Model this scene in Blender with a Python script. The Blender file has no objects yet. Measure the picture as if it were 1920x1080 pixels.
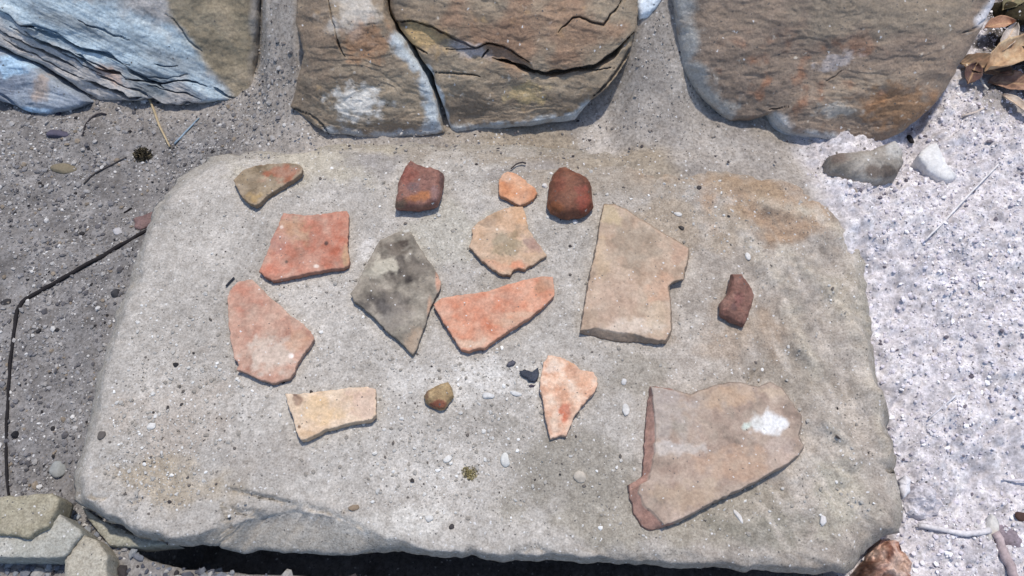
import bpy, math
import numpy as np
from mathutils import Vector

SC = bpy.context.scene
COLL = SC.collection
rad = math.radians

# ------------------------------------------------------------------ camera
PITCH = rad(62.0)
FPX = 1600.0
H0 = 0.065                       # height of the slab top
DIST = 0.685
CAM = np.array([0.0, -DIST * math.cos(PITCH), H0 + DIST * math.sin(PITCH)])
cam_d = bpy.data.cameras.new('camera')
cam_d.sensor_width = 36.0
cam_d.lens = FPX * 36.0 / 1920.0
cam_d.clip_start = 0.01
cam_d.clip_end = 500.0
cam = bpy.data.objects.new('camera', cam_d)
cam.location = CAM
cam.rotation_euler = (math.pi / 2 - PITCH, 0, 0)
COLL.objects.link(cam)
SC.camera = cam

# ------------------------------------------------------------------ light
SUN = Vector((0.10, 0.27, 0.95)).normalized()
w = bpy.data.worlds.new('World')
SC.world = w
w.use_nodes = True
nt = w.node_tree
bg = nt.nodes['Background']
sky = nt.nodes.new('ShaderNodeTexSky')
sky.sky_type = 'NISHITA'
sky.sun_disc = False
sky.sun_elevation = math.asin(SUN.z)
sky.sun_rotation = math.atan2(SUN.x, SUN.y)
nt.links.new(sky.outputs[0], bg.inputs[0])
bg.inputs[1].default_value = 0.12
ld = bpy.data.lights.new('sun', 'SUN')
ld.energy = 2.2
ld.angle = rad(2.5)
ld.color = (1.0, 0.93, 0.82)
lo = bpy.data.objects.new('sun', ld)
lo.rotation_euler = SUN.to_track_quat('Z', 'Y').to_euler()
lo.location = (0.5, 1, 3)
COLL.objects.link(lo)
SC.view_settings.view_transform = 'Standard'
SC.view_settings.look = 'None'
SC.view_settings.gamma = 1.0
SC.view_settings.exposure = 0.55
SC.view_settings.use_curve_mapping = False

# ------------------------------------------------------------------ maths helpers
CF, SF = math.cos(PITCH), math.sin(PITCH)
FWD = np.array([0, CF, -SF]); UPV = np.array([0, SF, CF]); RGT = np.array([1.0, 0, 0])
def ray(u, v):
    a = (np.asarray(u, float) - 960) / FPX
    b = -(np.asarray(v, float) - 540) / FPX
    return FWD + a[..., None] * RGT + b[..., None] * UPV
def unproj(u, v, o, n):
    d = ray(u, v)
    t = np.dot(np.asarray(o) - CAM, n) / (d @ np.asarray(n))
    return CAM + d * t[..., None]
def atz(u, v, z):
    """where the sight line through photo pixel (u, v) meets height z"""
    return unproj(u, v, np.array([0, 0, z]), np.array([0, 0, 1.0]))
def photo(P):
    d = P - CAM
    dep = d @ FWD
    return 960 + FPX * (d @ RGT) / dep, 540 - FPX * (d @ UPV) / dep
def sstep(a, b, x):
    t = np.clip((x - a) / (b - a), 0, 1)
    return t * t * (3 - 2 * t)

_r = np.random.RandomState(7)
PERM = np.concatenate([_r.permutation(256)] * 3).astype(np.int32)
_g = _r.normal(size=(256, 3)); GRAD = (_g / np.linalg.norm(_g, axis=1)[:, None]).astype(np.float32)
def perlin(p, seed=0):
    p = np.asarray(p, np.float32) + np.float32(seed * 17.31)
    i = np.floor(p).astype(np.int32); f = p - i
    i &= 255
    s = f * f * f * (f * (f * 6 - 15) + 10)
    out = 0
    for dx in (0, 1):
        wx = s[:, 0] if dx else 1 - s[:, 0]
        a = PERM[i[:, 0] + dx]
        for dy in (0, 1):
            wy = s[:, 1] if dy else 1 - s[:, 1]
            b = PERM[a + i[:, 1] + dy]
            for dz in (0, 1):
                wz = s[:, 2] if dz else 1 - s[:, 2]
                g = GRAD[PERM[b + i[:, 2] + dz]]
                out = out + wx * wy * wz * (g[:, 0] * (f[:, 0] - dx) + g[:, 1] * (f[:, 1] - dy) + g[:, 2] * (f[:, 2] - dz))
    return out * 1.5
ROT = np.array([[0.36, 0.48, -0.8], [-0.8, 0.6, 0.0], [0.48, 0.64, 0.6]])
def fbm(p, size, octv=4, seed=0, gain=0.5, stretch=None):
    q = np.asarray(p, float) / size
    if stretch is not None: q = q / np.array(stretch)
    a, t, o = 1.0, 0.0, 0.0
    for k in range(octv):
        q = q @ ROT
        o = o + a * perlin(q * 2 ** k, seed + k * 3); t += a; a *= gain
    return o / t * 1.5
def terrace(n, k):
    q = n * k; f = q - np.floor(q)
    return (np.floor(q) + sstep(.55, .95, f)) / k
def P3(x, y, z=None):
    return np.stack([x, y, np.zeros_like(x) if z is None else z], -1)

def lin(c):
    c = np.asarray(c, float) / 255
    return np.where(c < 0.04045, c / 12.92, ((c + 0.055) / 1.055) ** 2.4)
def C(r, g, b, k=0.80):
    return np.clip(lin((r, g, b)) * k, 0.005, 0.92)
def pal(P, cols, size, seed, octv=4, contrast=1.0, gain=0.55, stretch=None):
    n = np.clip(0.5 + contrast * 0.62 * fbm(P, size, octv, seed, gain, stretch), 0, 1)
    xs = np.linspace(0, 1, len(cols)); cols = np.array(cols)
    return np.stack([np.interp(n, xs, cols[:, k]) for k in range(3)], -1)
def mix(col, c, m):
    m = np.clip(m, 0, 1)[:, None]
    return col * (1 - m) + np.asarray(c) * m
def blob(u, v, cu, cv, ru, rv, P=None, rough=0.35, rot=0.0, size=0.008, seed=3):
    a = rad(rot); du, dv = u - cu, v - cv
    x = (du * math.cos(a) + dv * math.sin(a)) / ru; y = (-du * math.sin(a) + dv * math.cos(a)) / rv
    d = np.sqrt(x * x + y * y)
    if P is not None: d = d + rough * fbm(P, size, 4, seed)
    return 1 - sstep(0.45, 1.15, d)
def polydist(u, v, pts):
    best = np.full(u.shape, 1e9); par = np.zeros(u.shape)
    L = 0; tot = sum(math.dist(a, b) for a, b in zip(pts, pts[1:]))
    for a, b in zip(pts, pts[1:]):
        ab = (b[0] - a[0], b[1] - a[1]); l2 = ab[0] ** 2 + ab[1] ** 2 + 1e-9
        t = np.clip(((u - a[0]) * ab[0] + (v - a[1]) * ab[1]) / l2, 0, 1)
        d = np.hypot(u - a[0] - t * ab[0], v - a[1] - t * ab[1])
        m = d < best
        best = np.where(m, d, best); par = np.where(m, (L + t * math.sqrt(l2)) / tot, par)
        L += math.sqrt(l2)
    return best, par
def groove(u, v, pts, wid, P, seed, taper=True):
    """0..1 profile of a crack along a polyline, uneven in width"""
    wob = fbm(P, 0.012, 3, seed) * 3.0
    d, t = polydist(u + wob, v + fbm(P, 0.012, 3, seed + 9) * 3.0, pts)
    ww = wid * (0.75 + 0.7 * fbm(P, 0.02, 2, seed + 5))
    if taper: ww = ww * np.clip(np.minimum(t, 1 - t) * 7, 0.12, 1)
    ww = np.maximum(ww, 0.6) * 1.25
    return 1 - sstep(0.35, 1.15, d / ww)

# ------------------------------------------------------------------ mesh helpers
def mesh_np(name, V, quads=None, tris=None, col=None, mat=None, loc=(0, 0, 0), parent=None, smooth=True):
    V = np.asarray(V, np.float32) - np.asarray(loc, np.float32)
    me = bpy.data.meshes.new(name)
    nq = 0 if quads is None else len(quads); ntr = 0 if tris is None else len(tris)
    me.vertices.add(len(V)); me.vertices.foreach_set('co', V.ravel())
    loops = np.concatenate(([np.asarray(quads, np.int32).ravel()] if nq else []) + ([np.asarray(tris, np.int32).ravel()] if ntr else []))
    me.loops.add(len(loops)); me.loops.foreach_set('vertex_index', loops)
    tot = np.concatenate([np.full(nq, 4, np.int32), np.full(ntr, 3, np.int32)])
    start = np.concatenate([[0], np.cumsum(tot)[:-1]]).astype(np.int32)
    me.polygons.add(nq + ntr)
    me.polygons.foreach_set('loop_start', start)
    me.polygons.foreach_set('loop_total', tot)
    me.polygons.foreach_set('use_smooth', np.full(nq + ntr, smooth, bool))
    me.update(calc_edges=True)
    if col is not None:
        at = me.attributes.new('col', 'FLOAT_COLOR', 'POINT')
        c4 = np.ones((len(V), 4), np.float32); c4[:, :3] = np.clip(col, 0.004, 0.95)
        at.data.foreach_set('color', c4.ravel())
    me.validate()
    o = bpy.data.objects.new(name, me)
    o.location = loc
    if mat: me.materials.append(mat)
    if parent:
        o.parent = parent
        o.location = np.asarray(loc) - np.asarray(parent.location)
    COLL.objects.link(o)
    return o
def tag(o, label=None, cat=None, group=None, kind=None):
    if label: o['label'] = label
    if cat: o['category'] = cat
    if group: o['group'] = group
    if kind: o['kind'] = kind
    return o

def material(name, rough=0.85, bump=0.3, bsize=0.004, grain=0.25, gsize=0.0016, speck=0.0, ssize=0.003, dark=0.0, spec=0.25, bdist=0.001):
    m = bpy.data.materials.new(name); m.use_nodes = True
    t = m.node_tree; N, L = t.nodes, t.links
    b = N['Principled BSDF']
    b.inputs['Roughness'].default_value = rough
    b.inputs['Specular IOR Level'].default_value = spec
    tc = N.new('ShaderNodeTexCoord')
    at = N.new('ShaderNodeAttribute'); at.attribute_name = 'col'
    def noise(size, det=3):
        n = N.new('ShaderNodeTexNoise'); n.inputs['Scale'].default_value = 1 / size; n.inputs['Detail'].default_value = det
        n.inputs['Roughness'].default_value = 0.65
        L.new(tc.outputs['Object'], n.inputs['Vector']); return n
    n1 = noise(gsize * 2.5, 4)
    mr = N.new('ShaderNodeMapRange'); mr.inputs['From Min'].default_value = 0.3; mr.inputs['From Max'].default_value = 0.7
    mr.inputs['To Min'].default_value = 1 - grain; mr.inputs['To Max'].default_value = 1 + grain
    L.new(n1.outputs[0], mr.inputs['Value'])
    mul = N.new('ShaderNodeVectorMath'); mul.operation = 'SCALE'
    L.new(at.outputs['Color'], mul.inputs[0]); L.new(mr.outputs[0], mul.inputs['Scale'])
    out = mul.outputs[0]
    n3 = noise(gsize * 8, 5)
    mr3 = N.new('ShaderNodeMapRange'); mr3.inputs['From Min'].default_value = 0.32; mr3.inputs['From Max'].default_value = 0.68
    L.new(n3.outputs[0], mr3.inputs['Value'])
    hm = N.new('ShaderNodeMix'); hm.data_type = 'RGBA'
    hm.inputs['A'].default_value = (1 - grain * .55, 1 - grain * .62, 1 - grain * .70, 1); hm.inputs['B'].default_value = (1 + grain * .5, 1 + grain * .5, 1 + grain * .5, 1)
    L.new(mr3.outputs[0], hm.inputs['Factor'])
    m3 = N.new('ShaderNodeVectorMath'); m3.operation = 'MULTIPLY'
    L.new(out, m3.inputs[0]); L.new(hm.outputs['Result'], m3.inputs[1]); out = m3.outputs[0]
    def specks(size, thr, amount, colr):
        nonlocal out
        v = N.new('ShaderNodeTexVoronoi'); v.inputs['Scale'].default_value = 1 / size
        wn = noise(size * .8, 3); wa = N.new('ShaderNodeVectorMath'); wa.operation = 'MULTIPLY_ADD'
        L.new(wn.outputs['Color'], wa.inputs[0]); wa.inputs[1].default_value = (size * 1.6,) * 3; L.new(tc.outputs['Object'], wa.inputs[2])
        L.new(wa.outputs[0], v.inputs['Vector'])
        sep = N.new('ShaderNodeSeparateColor'); L.new(v.outputs['Color'], sep.inputs[0])
        gt = N.new('ShaderNodeMath'); gt.operation = 'GREATER_THAN'; gt.inputs[1].default_value = 1 - amount
        L.new(sep.outputs[0], gt.inputs[0])
        lt = N.new('ShaderNodeMapRange'); lt.inputs['From Min'].default_value = thr; lt.inputs['From Max'].default_value = thr * 0.6
        L.new(v.outputs['Distance'], lt.inputs['Value'])
        fac = N.new('ShaderNodeMath'); fac.operation = 'MULTIPLY'
        L.new(gt.outputs[0], fac.inputs[0]); L.new(lt.outputs[0], fac.inputs[1])
        mx = N.new('ShaderNodeMix'); mx.data_type = 'RGBA'
        L.new(fac.outputs[0], mx.inputs['Factor']); L.new(out, mx.inputs['A']); mx.inputs['B'].default_value = (*colr, 1)
        out = mx.outputs['Result']
    if speck > 0: specks(ssize, 0.42, speck, (0.62, 0.61, 0.60))
    if dark > 0: specks(ssize * 0.87, 0.40, dark, (0.10, 0.095, 0.09))
    L.new(out, b.inputs['Base Color'])
    n2 = noise(bsize, 6); n2.inputs['Roughness'].default_value = 0.7
    bp = N.new('ShaderNodeBump'); bp.inputs['Strength'].default_value = bump; bp.inputs['Distance'].default_value = bdist
    L.new(n2.outputs[0], bp.inputs['Height']); L.new(bp.outputs[0], b.inputs['Normal'])
    return m

M_slab = material('dusty_sandstone', 0.92, 0.9, 0.0025, 0.34, 0.0006, 0.035, 0.0022, 0.035)
M_rock = material('wall_rock', 0.80, 1.0, 0.0035, 0.24, 0.0008, 0.012, 0.0026, 0.03, spec=0.3, bdist=.0014)
M_blue = material('blue_tinted_rock', 0.80, 1.0, 0.0035, 0.24, 0.0009, 0.0, 0.003, 0.02, spec=0.3)  # bluish rock, its blue mostly skylight painted into the vertex colours
M_clay = material('fired_clay', 0.85, 0.5, 0.002, 0.19, 0.0008, 0.014, 0.0018, 0.018)
M_lump = material('rough_stone_lump', 0.62, 1.0, 0.003, 0.30, 0.0008, 0.01, 0.003, 0.02, spec=0.4)
M_soil = material('gritty_soil', 0.95, 0.8, 0.003, 0.36, 0.0011, 0.05, 0.0024, 0.05, spec=0.15)
M_grit = material('grit', 0.9, 0.4, 0.002, 0.2, 0.001, spec=0.2)
M_peb = material('pebble', 0.75, 0.4, 0.003, 0.15, 0.001)
M_wood = material('dry_plant', 0.75, 0.4, 0.002, 0.2, 0.001, spec=0.25)
M_dark = material('dark_stem', 0.8, 0.4, 0.002, 0.2, 0.001, spec=0.12)

# ------------------------------------------------------------------ outline of the slab
lip_px = [(385, 285), (430, 277), (520, 272), (600, 262), (720, 256), (860, 256), (1000, 262), (1120, 268), (1250, 282), (1400, 305), (1490, 325), (1560, 370), (1600, 415), (1622, 470), (1628, 560), (1636, 640), (1654, 720), (1670, 800), (1682, 880), (1690, 950), (1692, 1000),
          (1662, 1006), (1606, 1048), (1588, 1078), (1440, 1070), (1280, 1064), (1120, 1056), (960, 1050), (800, 1042), (640, 1037), (450, 1030), (330, 1021), (262, 1005), (195, 972), (148, 940), (142, 890), (165, 800), (180, 720), (210, 620), (240, 540), (268, 450), (290, 390), (330, 328)]
top_px = [(392, 292), (434, 283), (520, 277), (600, 268), (720, 262), (860, 261), (1000, 268), (1120, 275), (1250, 288), (1400, 313), (1485, 331), (1552, 375), (1591, 418), (1612, 472), (1618, 560), (1627, 640), (1645, 720), (1660, 800), (1671, 880), (1678, 946), (1678, 990),
          (1650, 1000), (1596, 1038), (1574, 1062), (1440, 1060), (1280, 1052), (1120, 1044), (960, 1038), (800, 1026), (720, 1008), (660, 985), (600, 966), (530, 955), (475, 966), (425, 986), (370, 1002), (330, 1008), (262, 994), (202, 962), (156, 932), (150, 888), (171, 800), (186, 720), (216, 620), (246, 540), (275, 452), (296, 394), (336, 333)]
lip = atz(*np.array(lip_px, float).T, 0.048)[:, :2]
top = atz(*np.array(top_px, float).T, H0)[:, :2]
_fr = lip[(lip[:, 1] < -0.14) & (lip[:, 0] > -0.30)]
_fr = _fr[np.argsort(_fr[:, 0])]
FRONT_X, FRONT_Y = _fr[:, 0], _fr[:, 1]
# ------------------------------------------------------------------ ground
def right_mask(x, y):
    return sstep(-0.030, 0.03, x - (0.330 + 0.36 * (y - 0.155)))
def ground_smooth(x, y):
    y0 = np.interp(x, [-0.6, -0.246, -0.226, -0.197, -0.174, -0.10, 0.075, 0.116, 0.152, 0.186, 0.5], [0.262, 0.262, 0.205, 0.188, 0.205, 0.205, 0.205, 0.166, 0.166, 0.205, 0.205])
    d = y - y0
    k = 0.018
    ramp = k * np.logaddexp(0, d / k) * math.tan(rad(41))
    rm = right_mask(x, y)
    ramp = ramp * (1 - rm) + rm * np.maximum(y - 0.22, 0) * 0.10
    ramp = 0.30 * (1 - np.exp(-ramp / 0.30)) * 1.0 + 0.10 * np.clip(ramp - 0.1, 0, 0.3)
    base = 0.018 + 0.006 * sstep(-0.16, -0.08, x) * sstep(0.07, 0.11, y) * (1 - sstep(0.15, 0.20, x)) * (1 - sstep(0.125, 0.145, y)) - 0.011 * sstep(-0.19, -0.165, x) * (1 - sstep(0.085, 0.115, x)) * sstep(0.128, 0.150, y) + 0.038 * sstep(-0.33, -0.16, x) * sstep(-0.02, 0.12, y) * (1 - 0.5 * rm)
    base = base + 0.010 * sstep(0.24, 0.34, x) + 0.016 * sstep(-0.40, -0.30, x) * (1 - sstep(0.05, 0.12, y)) * sstep(-0.16, -0.10, y)
    tf = np.interp(x, FRONT_X, FRONT_Y) - y           # distance in front of the slab's near edge
    inx = sstep(-0.285, -0.262, x) * (1 - sstep(0.222, 0.24, x))
    base = base + 0.004 * sstep(-0.17, -0.20, y) * (1 - sstep(0.24, 0.29, x))
    base = base - 0.009 * sstep(.22, .27, x) * (1 - sstep(.37, .40, x)) * sstep(.10, .14, y) * (1 - sstep(.24, .3, y))
    base = base - 0.095 * inx * (1 - sstep(0.0080, 0.0125, tf)) * sstep(-0.09, -0.12, y)
    return base + ramp
def ground_h(x, y):
    P = P3(x, y); rm = right_mask(x, y)
    rz = np.maximum(rm, sstep(0.255, 0.285, x + 0.02 * fbm(P, 0.05, 2, 31)))
    h = ground_smooth(x, y)
    far = 1 - sstep(0.8, 1.6, np.hypot(x, y))
    h = h + fbm(P, 0.05, 3, 11) * 0.0035 + far * fbm(P, 0.009, 3, 12) * (0.0008 + 0.0003 * (1 - rz))
    cl = np.abs(fbm(P, 0.016, 3, 14)); cl2 = np.abs(fbm(P, 0.007, 3, 15))
    h = h + far * rz * (0.0075 * cl + 0.0045 * cl2 + 0.005 * fbm(P, 0.03, 2, 18))
    return h
def dense(a, b, step, ext, n):
    mid = np.arange(a, b, step)
    g = np.cumsum(step * 1.32 ** np.arange(1, n))
    g = g[g < ext]
    return np.concatenate([(a - g)[::-1], mid, mid[-1] + g])
gx = dense(-0.57, 0.60, 0.0019, 60, 48)
gy = dense(-0.26, 0.46, 0.0019, 60, 48)
GX, GY = np.meshgrid(gx, gy)
X, Y = GX.ravel(), GY.ravel()
Z = ground_h(X, Y)
GP = P3(X, Y)
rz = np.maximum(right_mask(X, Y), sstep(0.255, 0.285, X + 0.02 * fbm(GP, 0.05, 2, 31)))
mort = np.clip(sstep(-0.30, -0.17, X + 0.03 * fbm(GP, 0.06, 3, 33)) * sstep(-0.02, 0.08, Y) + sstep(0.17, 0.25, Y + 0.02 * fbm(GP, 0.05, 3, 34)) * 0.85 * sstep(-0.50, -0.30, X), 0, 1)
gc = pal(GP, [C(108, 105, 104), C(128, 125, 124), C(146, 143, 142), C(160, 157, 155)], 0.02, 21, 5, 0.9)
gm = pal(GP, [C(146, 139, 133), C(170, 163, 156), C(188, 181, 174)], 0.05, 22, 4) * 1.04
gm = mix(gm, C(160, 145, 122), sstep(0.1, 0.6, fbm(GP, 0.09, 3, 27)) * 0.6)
gr = pal(GP, [C(164, 160, 164, 1), C(196, 192, 196, 1), C(222, 219, 221, 1)], 0.012, 23, 5, 1.1)  # pale dust; its brightness also holds the stronger daylight on this side
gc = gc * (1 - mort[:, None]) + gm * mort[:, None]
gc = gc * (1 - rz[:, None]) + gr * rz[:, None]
uu, vv = photo(P3(X, Y, Z))
gc = mix(gc, C(70, 62, 50), blob(uu, vv, 1890, 60, 70, 110, GP, 0.8, size=0.02) * 0.85)
gc = mix(gc, C(120, 112, 100), blob(uu, vv, 1890, 180, 90, 45, GP, 0.6, size=0.02) * 0.6)
nx, ny = len(gx), len(gy)
idx = np.arange(nx * ny).reshape(ny, nx)
Q = np.stack([idx[:-1, :-1], idx[:-1, 1:], idx[1:, 1:], idx[1:, :-1]], -1).reshape(-1, 4)
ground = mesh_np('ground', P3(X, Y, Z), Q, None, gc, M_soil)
tag(ground, kind='structure')

# ------------------------------------------------------------------ loft: an outline with a worked top, a side and a back
def resample(poly, n):
    p = np.asarray(poly, float); q = np.vstack([p, p[:1]])
    s = np.concatenate([[0], np.cumsum(np.hypot(*np.diff(q, axis=0).T))])
    t = np.linspace(0, s[-1], n, endpoint=False)
    return np.stack([np.interp(t, s, q[:, k]) for k in (0, 1)], -1)
def centroid(p):
    x, y = p[:, 0], p[:, 1]; x1, y1 = np.roll(x, -1), np.roll(y, -1)
    a = x * y1 - x1 * y; A = a.sum() / 2
    return np.array([((x + x1) * a).sum(), ((y + y1) * a).sum()]) / (6 * A)
def cast(poly, c, dirs):
    p = np.asarray(poly, float) - c; q = np.roll(p, -1, 0); e = q - p
    out = np.zeros(len(dirs))
    for i, d in enumerate(dirs):
        den = d[0] * e[:, 1] - d[1] * e[:, 0]
        den = np.where(np.abs(den) < 1e-12, 1e-12, den)
        t = (p[:, 0] * e[:, 1] - p[:, 1] * e[:, 0]) / den
        s = (p[:, 0] * d[1] - p[:, 1] * d[0]) / den
        ok = (t > 0) & (s >= -1e-6) & (s <= 1 + 1e-6)
        out[i] = t[ok].max() if ok.any() else 0
    return out
def loft(top, base=None, n=240, n_top=40, n_side=8, n_bot=4, thick=0.006, drop=0.0006, width=0.0015, scale=1.0, dense_edge=1.25, rough=0.0, rsize=0.006, seed=0, c=None, bulge=0.0, tuck=None):
    """local x, y, z (0 at the top, -thick at the back), e = distance inside the rim, s = 0 on top .. 1 at foot"""
    p = resample(top, n)
    if c is None: c = centroid(p)
    if rough > 0:
        r = fbm(P3(p[:, 0], p[:, 1]), rsize, 4, seed) * rough
        dv = p - c; ln = np.hypot(*dv.T)[:, None]; p = p + dv / ln * r[:, None]
    dv = p - c; R = np.hypot(*dv.T); dirs = dv / R[:, None]
    if base is None: b = c + dv * scale
    else:
        rb = cast(base, c, dirs); rb = np.where(rb <= 0, R, rb)
        if rough > 0: rb = rb + r
        b = c + dirs * rb[:, None]
    x, y, z, e, s = [], [], [], [], []
    ts = 1 - (1 - np.linspace(0, 1, n_top + 1)[1:]) ** dense_edge
    if drop > 0:
        keep = ts[ts < 1 - 1.2 * width / R.mean()]
        if width / R.mean() < 0.3 and n_top > 12: ts = np.concatenate([keep, 1 - width / R.mean() * np.array([0.9, 0.65, 0.42, 0.22, 0.08, 0.0])])
    for t in ts:
        q = c + dv * t; ee = (1 - t) * R
        f = np.clip(1 - ee / width, 0, 1)
        x.append(q[:, 0]); y.append(q[:, 1]); z.append(-drop * (1 - np.sqrt(np.maximum(1 - f * f, 0)))); e.append(ee); s.append(np.zeros(n))
    for k in range(1, n_side + 1):
        t = k / n_side
        q = p * (1 - t) + b * t
        if bulge: q = q + dirs * bulge * math.sin(math.pi * t)
        x.append(q[:, 0]); y.append(q[:, 1]); z.append(np.full(n, -drop - (thick - drop) * t)); e.append(np.zeros(n)); s.append(np.full(n, t))
    bt = b
    if tuck is not None:
        bt = b
    for k in range(1, n_bot):
        t = 1 - k / n_bot
        q = c + (bt - c) * t
        x.append(q[:, 0]); y.append(q[:, 1]); z.append(np.full(n, -thick)); e.append(np.zeros(n)); s.append(np.full(n, 1.0))
    nr = len(x)
    x = np.concatenate([[c[0]]] + x + [[c[0]]]); y = np.concatenate([[c[1]]] + y + [[c[1]]])
    z = np.concatenate([[0]] + z + [[-thick]]); e = np.concatenate([[R.min()]] + e + [[0]]); s = np.concatenate([[0]] + s + [[1]])
    i = np.arange(n); j = (i + 1) % n
    tri = [np.stack([np.zeros(n, int), 1 + i, 1 + j], -1)]
    quads = []
    for k in range(nr - 1):
        a, bb = 1 + k * n, 1 + (k + 1) * n
        quads.append(np.stack([a + i, bb + i, bb + j, a + j], -1))
    last = len(x) - 1; a = 1 + (nr - 1) * n
    tri.append(np.stack([a + i, np.full(n, last), a + j], -1))
    quads, tri = np.concatenate(quads), np.concatenate(tri)
    # orient outward
    area = np.sum(p[:, 0] * np.roll(p[:, 1], -1) - np.roll(p[:, 0], -1) * p[:, 1])
    if area < 0: quads, tri = quads[:, ::-1], tri[:, ::-1]
    return x, y, z, e, s, quads, tri

# ------------------------------------------------------------------ the slab
RIDGES = [([(1405, 455), (1470, 540), (1500, 640), (1520, 700)], 22, 0.0022), ([(1470, 470), (1560, 540), (1615, 640), (1650, 760), (1660, 860)], 20, 0.0030),
          ([(1560, 800), (1600, 880), (1640, 960)], 18, 0.0025), ([(1430, 380), (1530, 400), (1590, 440)], 20, 0.0015)]
def slab_h(x, y):
    P = P3(x, y)
    h = H0 + fbm(P, 0.11, 3, 41) * 0.0022 + fbm(P, 0.028, 3, 42) * 0.0007
    rough = sstep(0.13, 0.24, x)
    h = h + rough * (fbm(P, 0.030, 4, 43) * 0.0075 + fbm(P, 0.009, 3, 49) * 0.0014)
    cu, cv = photo(P3(x, y, np.full_like(x, H0)))
    h = h + blob(cu, cv, 245, 895, 130, 60) * (fbm(P, 0.012, 3, 44) * 0.0030 - 0.001) 
    u, v = photo(P3(x, y, np.full_like(x, H0)))
    for pts, wd, a in RIDGES:
        d, t = polydist(u + fbm(P, 0.03, 2, 46) * 16, v, pts)
        h = h + 2.8 * a * np.exp(-(d / wd) ** 2) * np.clip(.7 + .8 * fbm(P, .02, 3, 48), .1, 1.5)
    h = h - 0.007 * sstep(0.24, 0.31, x + 0.02 * fbm(P, 0.06, 2, 47) + 0.05 * (y + 0.1))
    return h
n_th = 900
x, y, z, e, s, Q, T = loft(top, lip, n=n_th, n_top=170, n_side=26, n_bot=5, thick=0.085, drop=0.003, width=0.012, rough=0.0030, rsize=0.014, seed=5, c=np.array([-0.005, -0.045]))
cc = np.array([-0.005, -0.045])
# side profile: run out to the lip, then tuck back under it
side = s > 0
sz = s[side]
prof_unused = np.where(sz < 0.30, sstep(0, 0.30, sz) ** 0.8, 1 - 0.20 * sstep(0.30, 0.55, sz) - 0.04 * sz)
xs, ys = x[side], y[side]
k_ring = np.round(sz * 26).astype(int)
# ring top and lip positions per column
topring = np.where(s == 0)[0][-n_th:]
lipring = np.where(np.isclose(s, 1.0))[0][:n_th]
colid = np.zeros(len(x), int)
colid[1:-1] = np.arange(len(x) - 2) % n_th
tx, ty = x[topring], y[topring]; lx, ly = x[lipring], y[lipring]
cid = colid[side]
ox, oy = tx[cid], ty[cid]; fx, fy = lx[cid], ly[cid]
tk = np.clip(sz / 0.14, 0, 1) ** 0.85
nx_, ny_ = ox + (fx - ox) * tk, oy + (fy - oy) * tk
under = 1 - 0.16 * sstep(0.15, 0.40, sz)
deg = np.abs(s[side] - 1) < 1e-6
nx_ = cc[0] + (nx_ - cc[0]) * under; ny_ = cc[1] + (ny_ - cc[1]) * under
body = ~deg
xs2, ys2 = xs.copy(), ys.copy()
xs2[body], ys2[body] = nx_[body], ny_[body]
xs2[deg] = cc[0] + (xs[deg] - cc[0]) * 0.84; ys2[deg] = cc[1] + (ys[deg] - cc[1]) * 0.84
x[side], y[side] = xs2, ys2
V = P3(x, y, z)
strat = fbm(V, 0.02, 4, 51, stretch=(4, 4, 0.35)); strat = .5 * strat + .8 * terrace(fbm(V, 0.03, 4, 52, stretch=(2, 2, 0.5)), 4)
wgt = np.where(s > 0, np.minimum(s * 6, 1), np.clip(1 - e / 0.018, 0, 1) * 0.5)
rdir = (V[:, :2] - cc) / (np.linalg.norm(V[:, :2] - cc, axis=1)[:, None] + 1e-6)
front = sstep(-0.15, -0.18, V[:, 1])
x = x + rdir[:, 0] * strat * 0.0036 * wgt; y = y + rdir[:, 1] * strat * 0.0036 * wgt
zz = slab_h(x, y) + z
P = P3(x, y)
u, v = photo(P3(x, y, zz))
zz = zz + np.where(s > 0, 0.0012 * strat * np.minimum(s * 5, 1), 0)
LED = [([(418, 914), (520, 934), (600, 952), (660, 975), (712, 1006)], .0030), ([(424, 944), (520, 964), (590, 984), (640, 1008), (668, 1036)], .0032), ([(430, 984), (500, 990), (560, 1010), (600, 1036)], .0030),
       ([(960, 1032), (1000, 1020), (1040, 1034), (1080, 1048)], .003), ([(1180, 1044), (1260, 1034), (1330, 1046)], .002), ([(1380, 1050), (1480, 1040), (1560, 1052)], .002)]
for i_, (pts, dr) in enumerate(LED):
    p_ = np.array(pts, float); lv = np.interp(u, p_[:, 0], p_[:, 1]) + 9 * fbm(P, .015, 3, 90 + i_)
    zz = zz - dr * sstep(-2, 5, v - lv) * sstep(p_[0, 0] - 4, p_[0, 0] + 12, u) * (1 - sstep(p_[-1, 0] - 30, p_[-1, 0], u)) * (s < 0.6)
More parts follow.
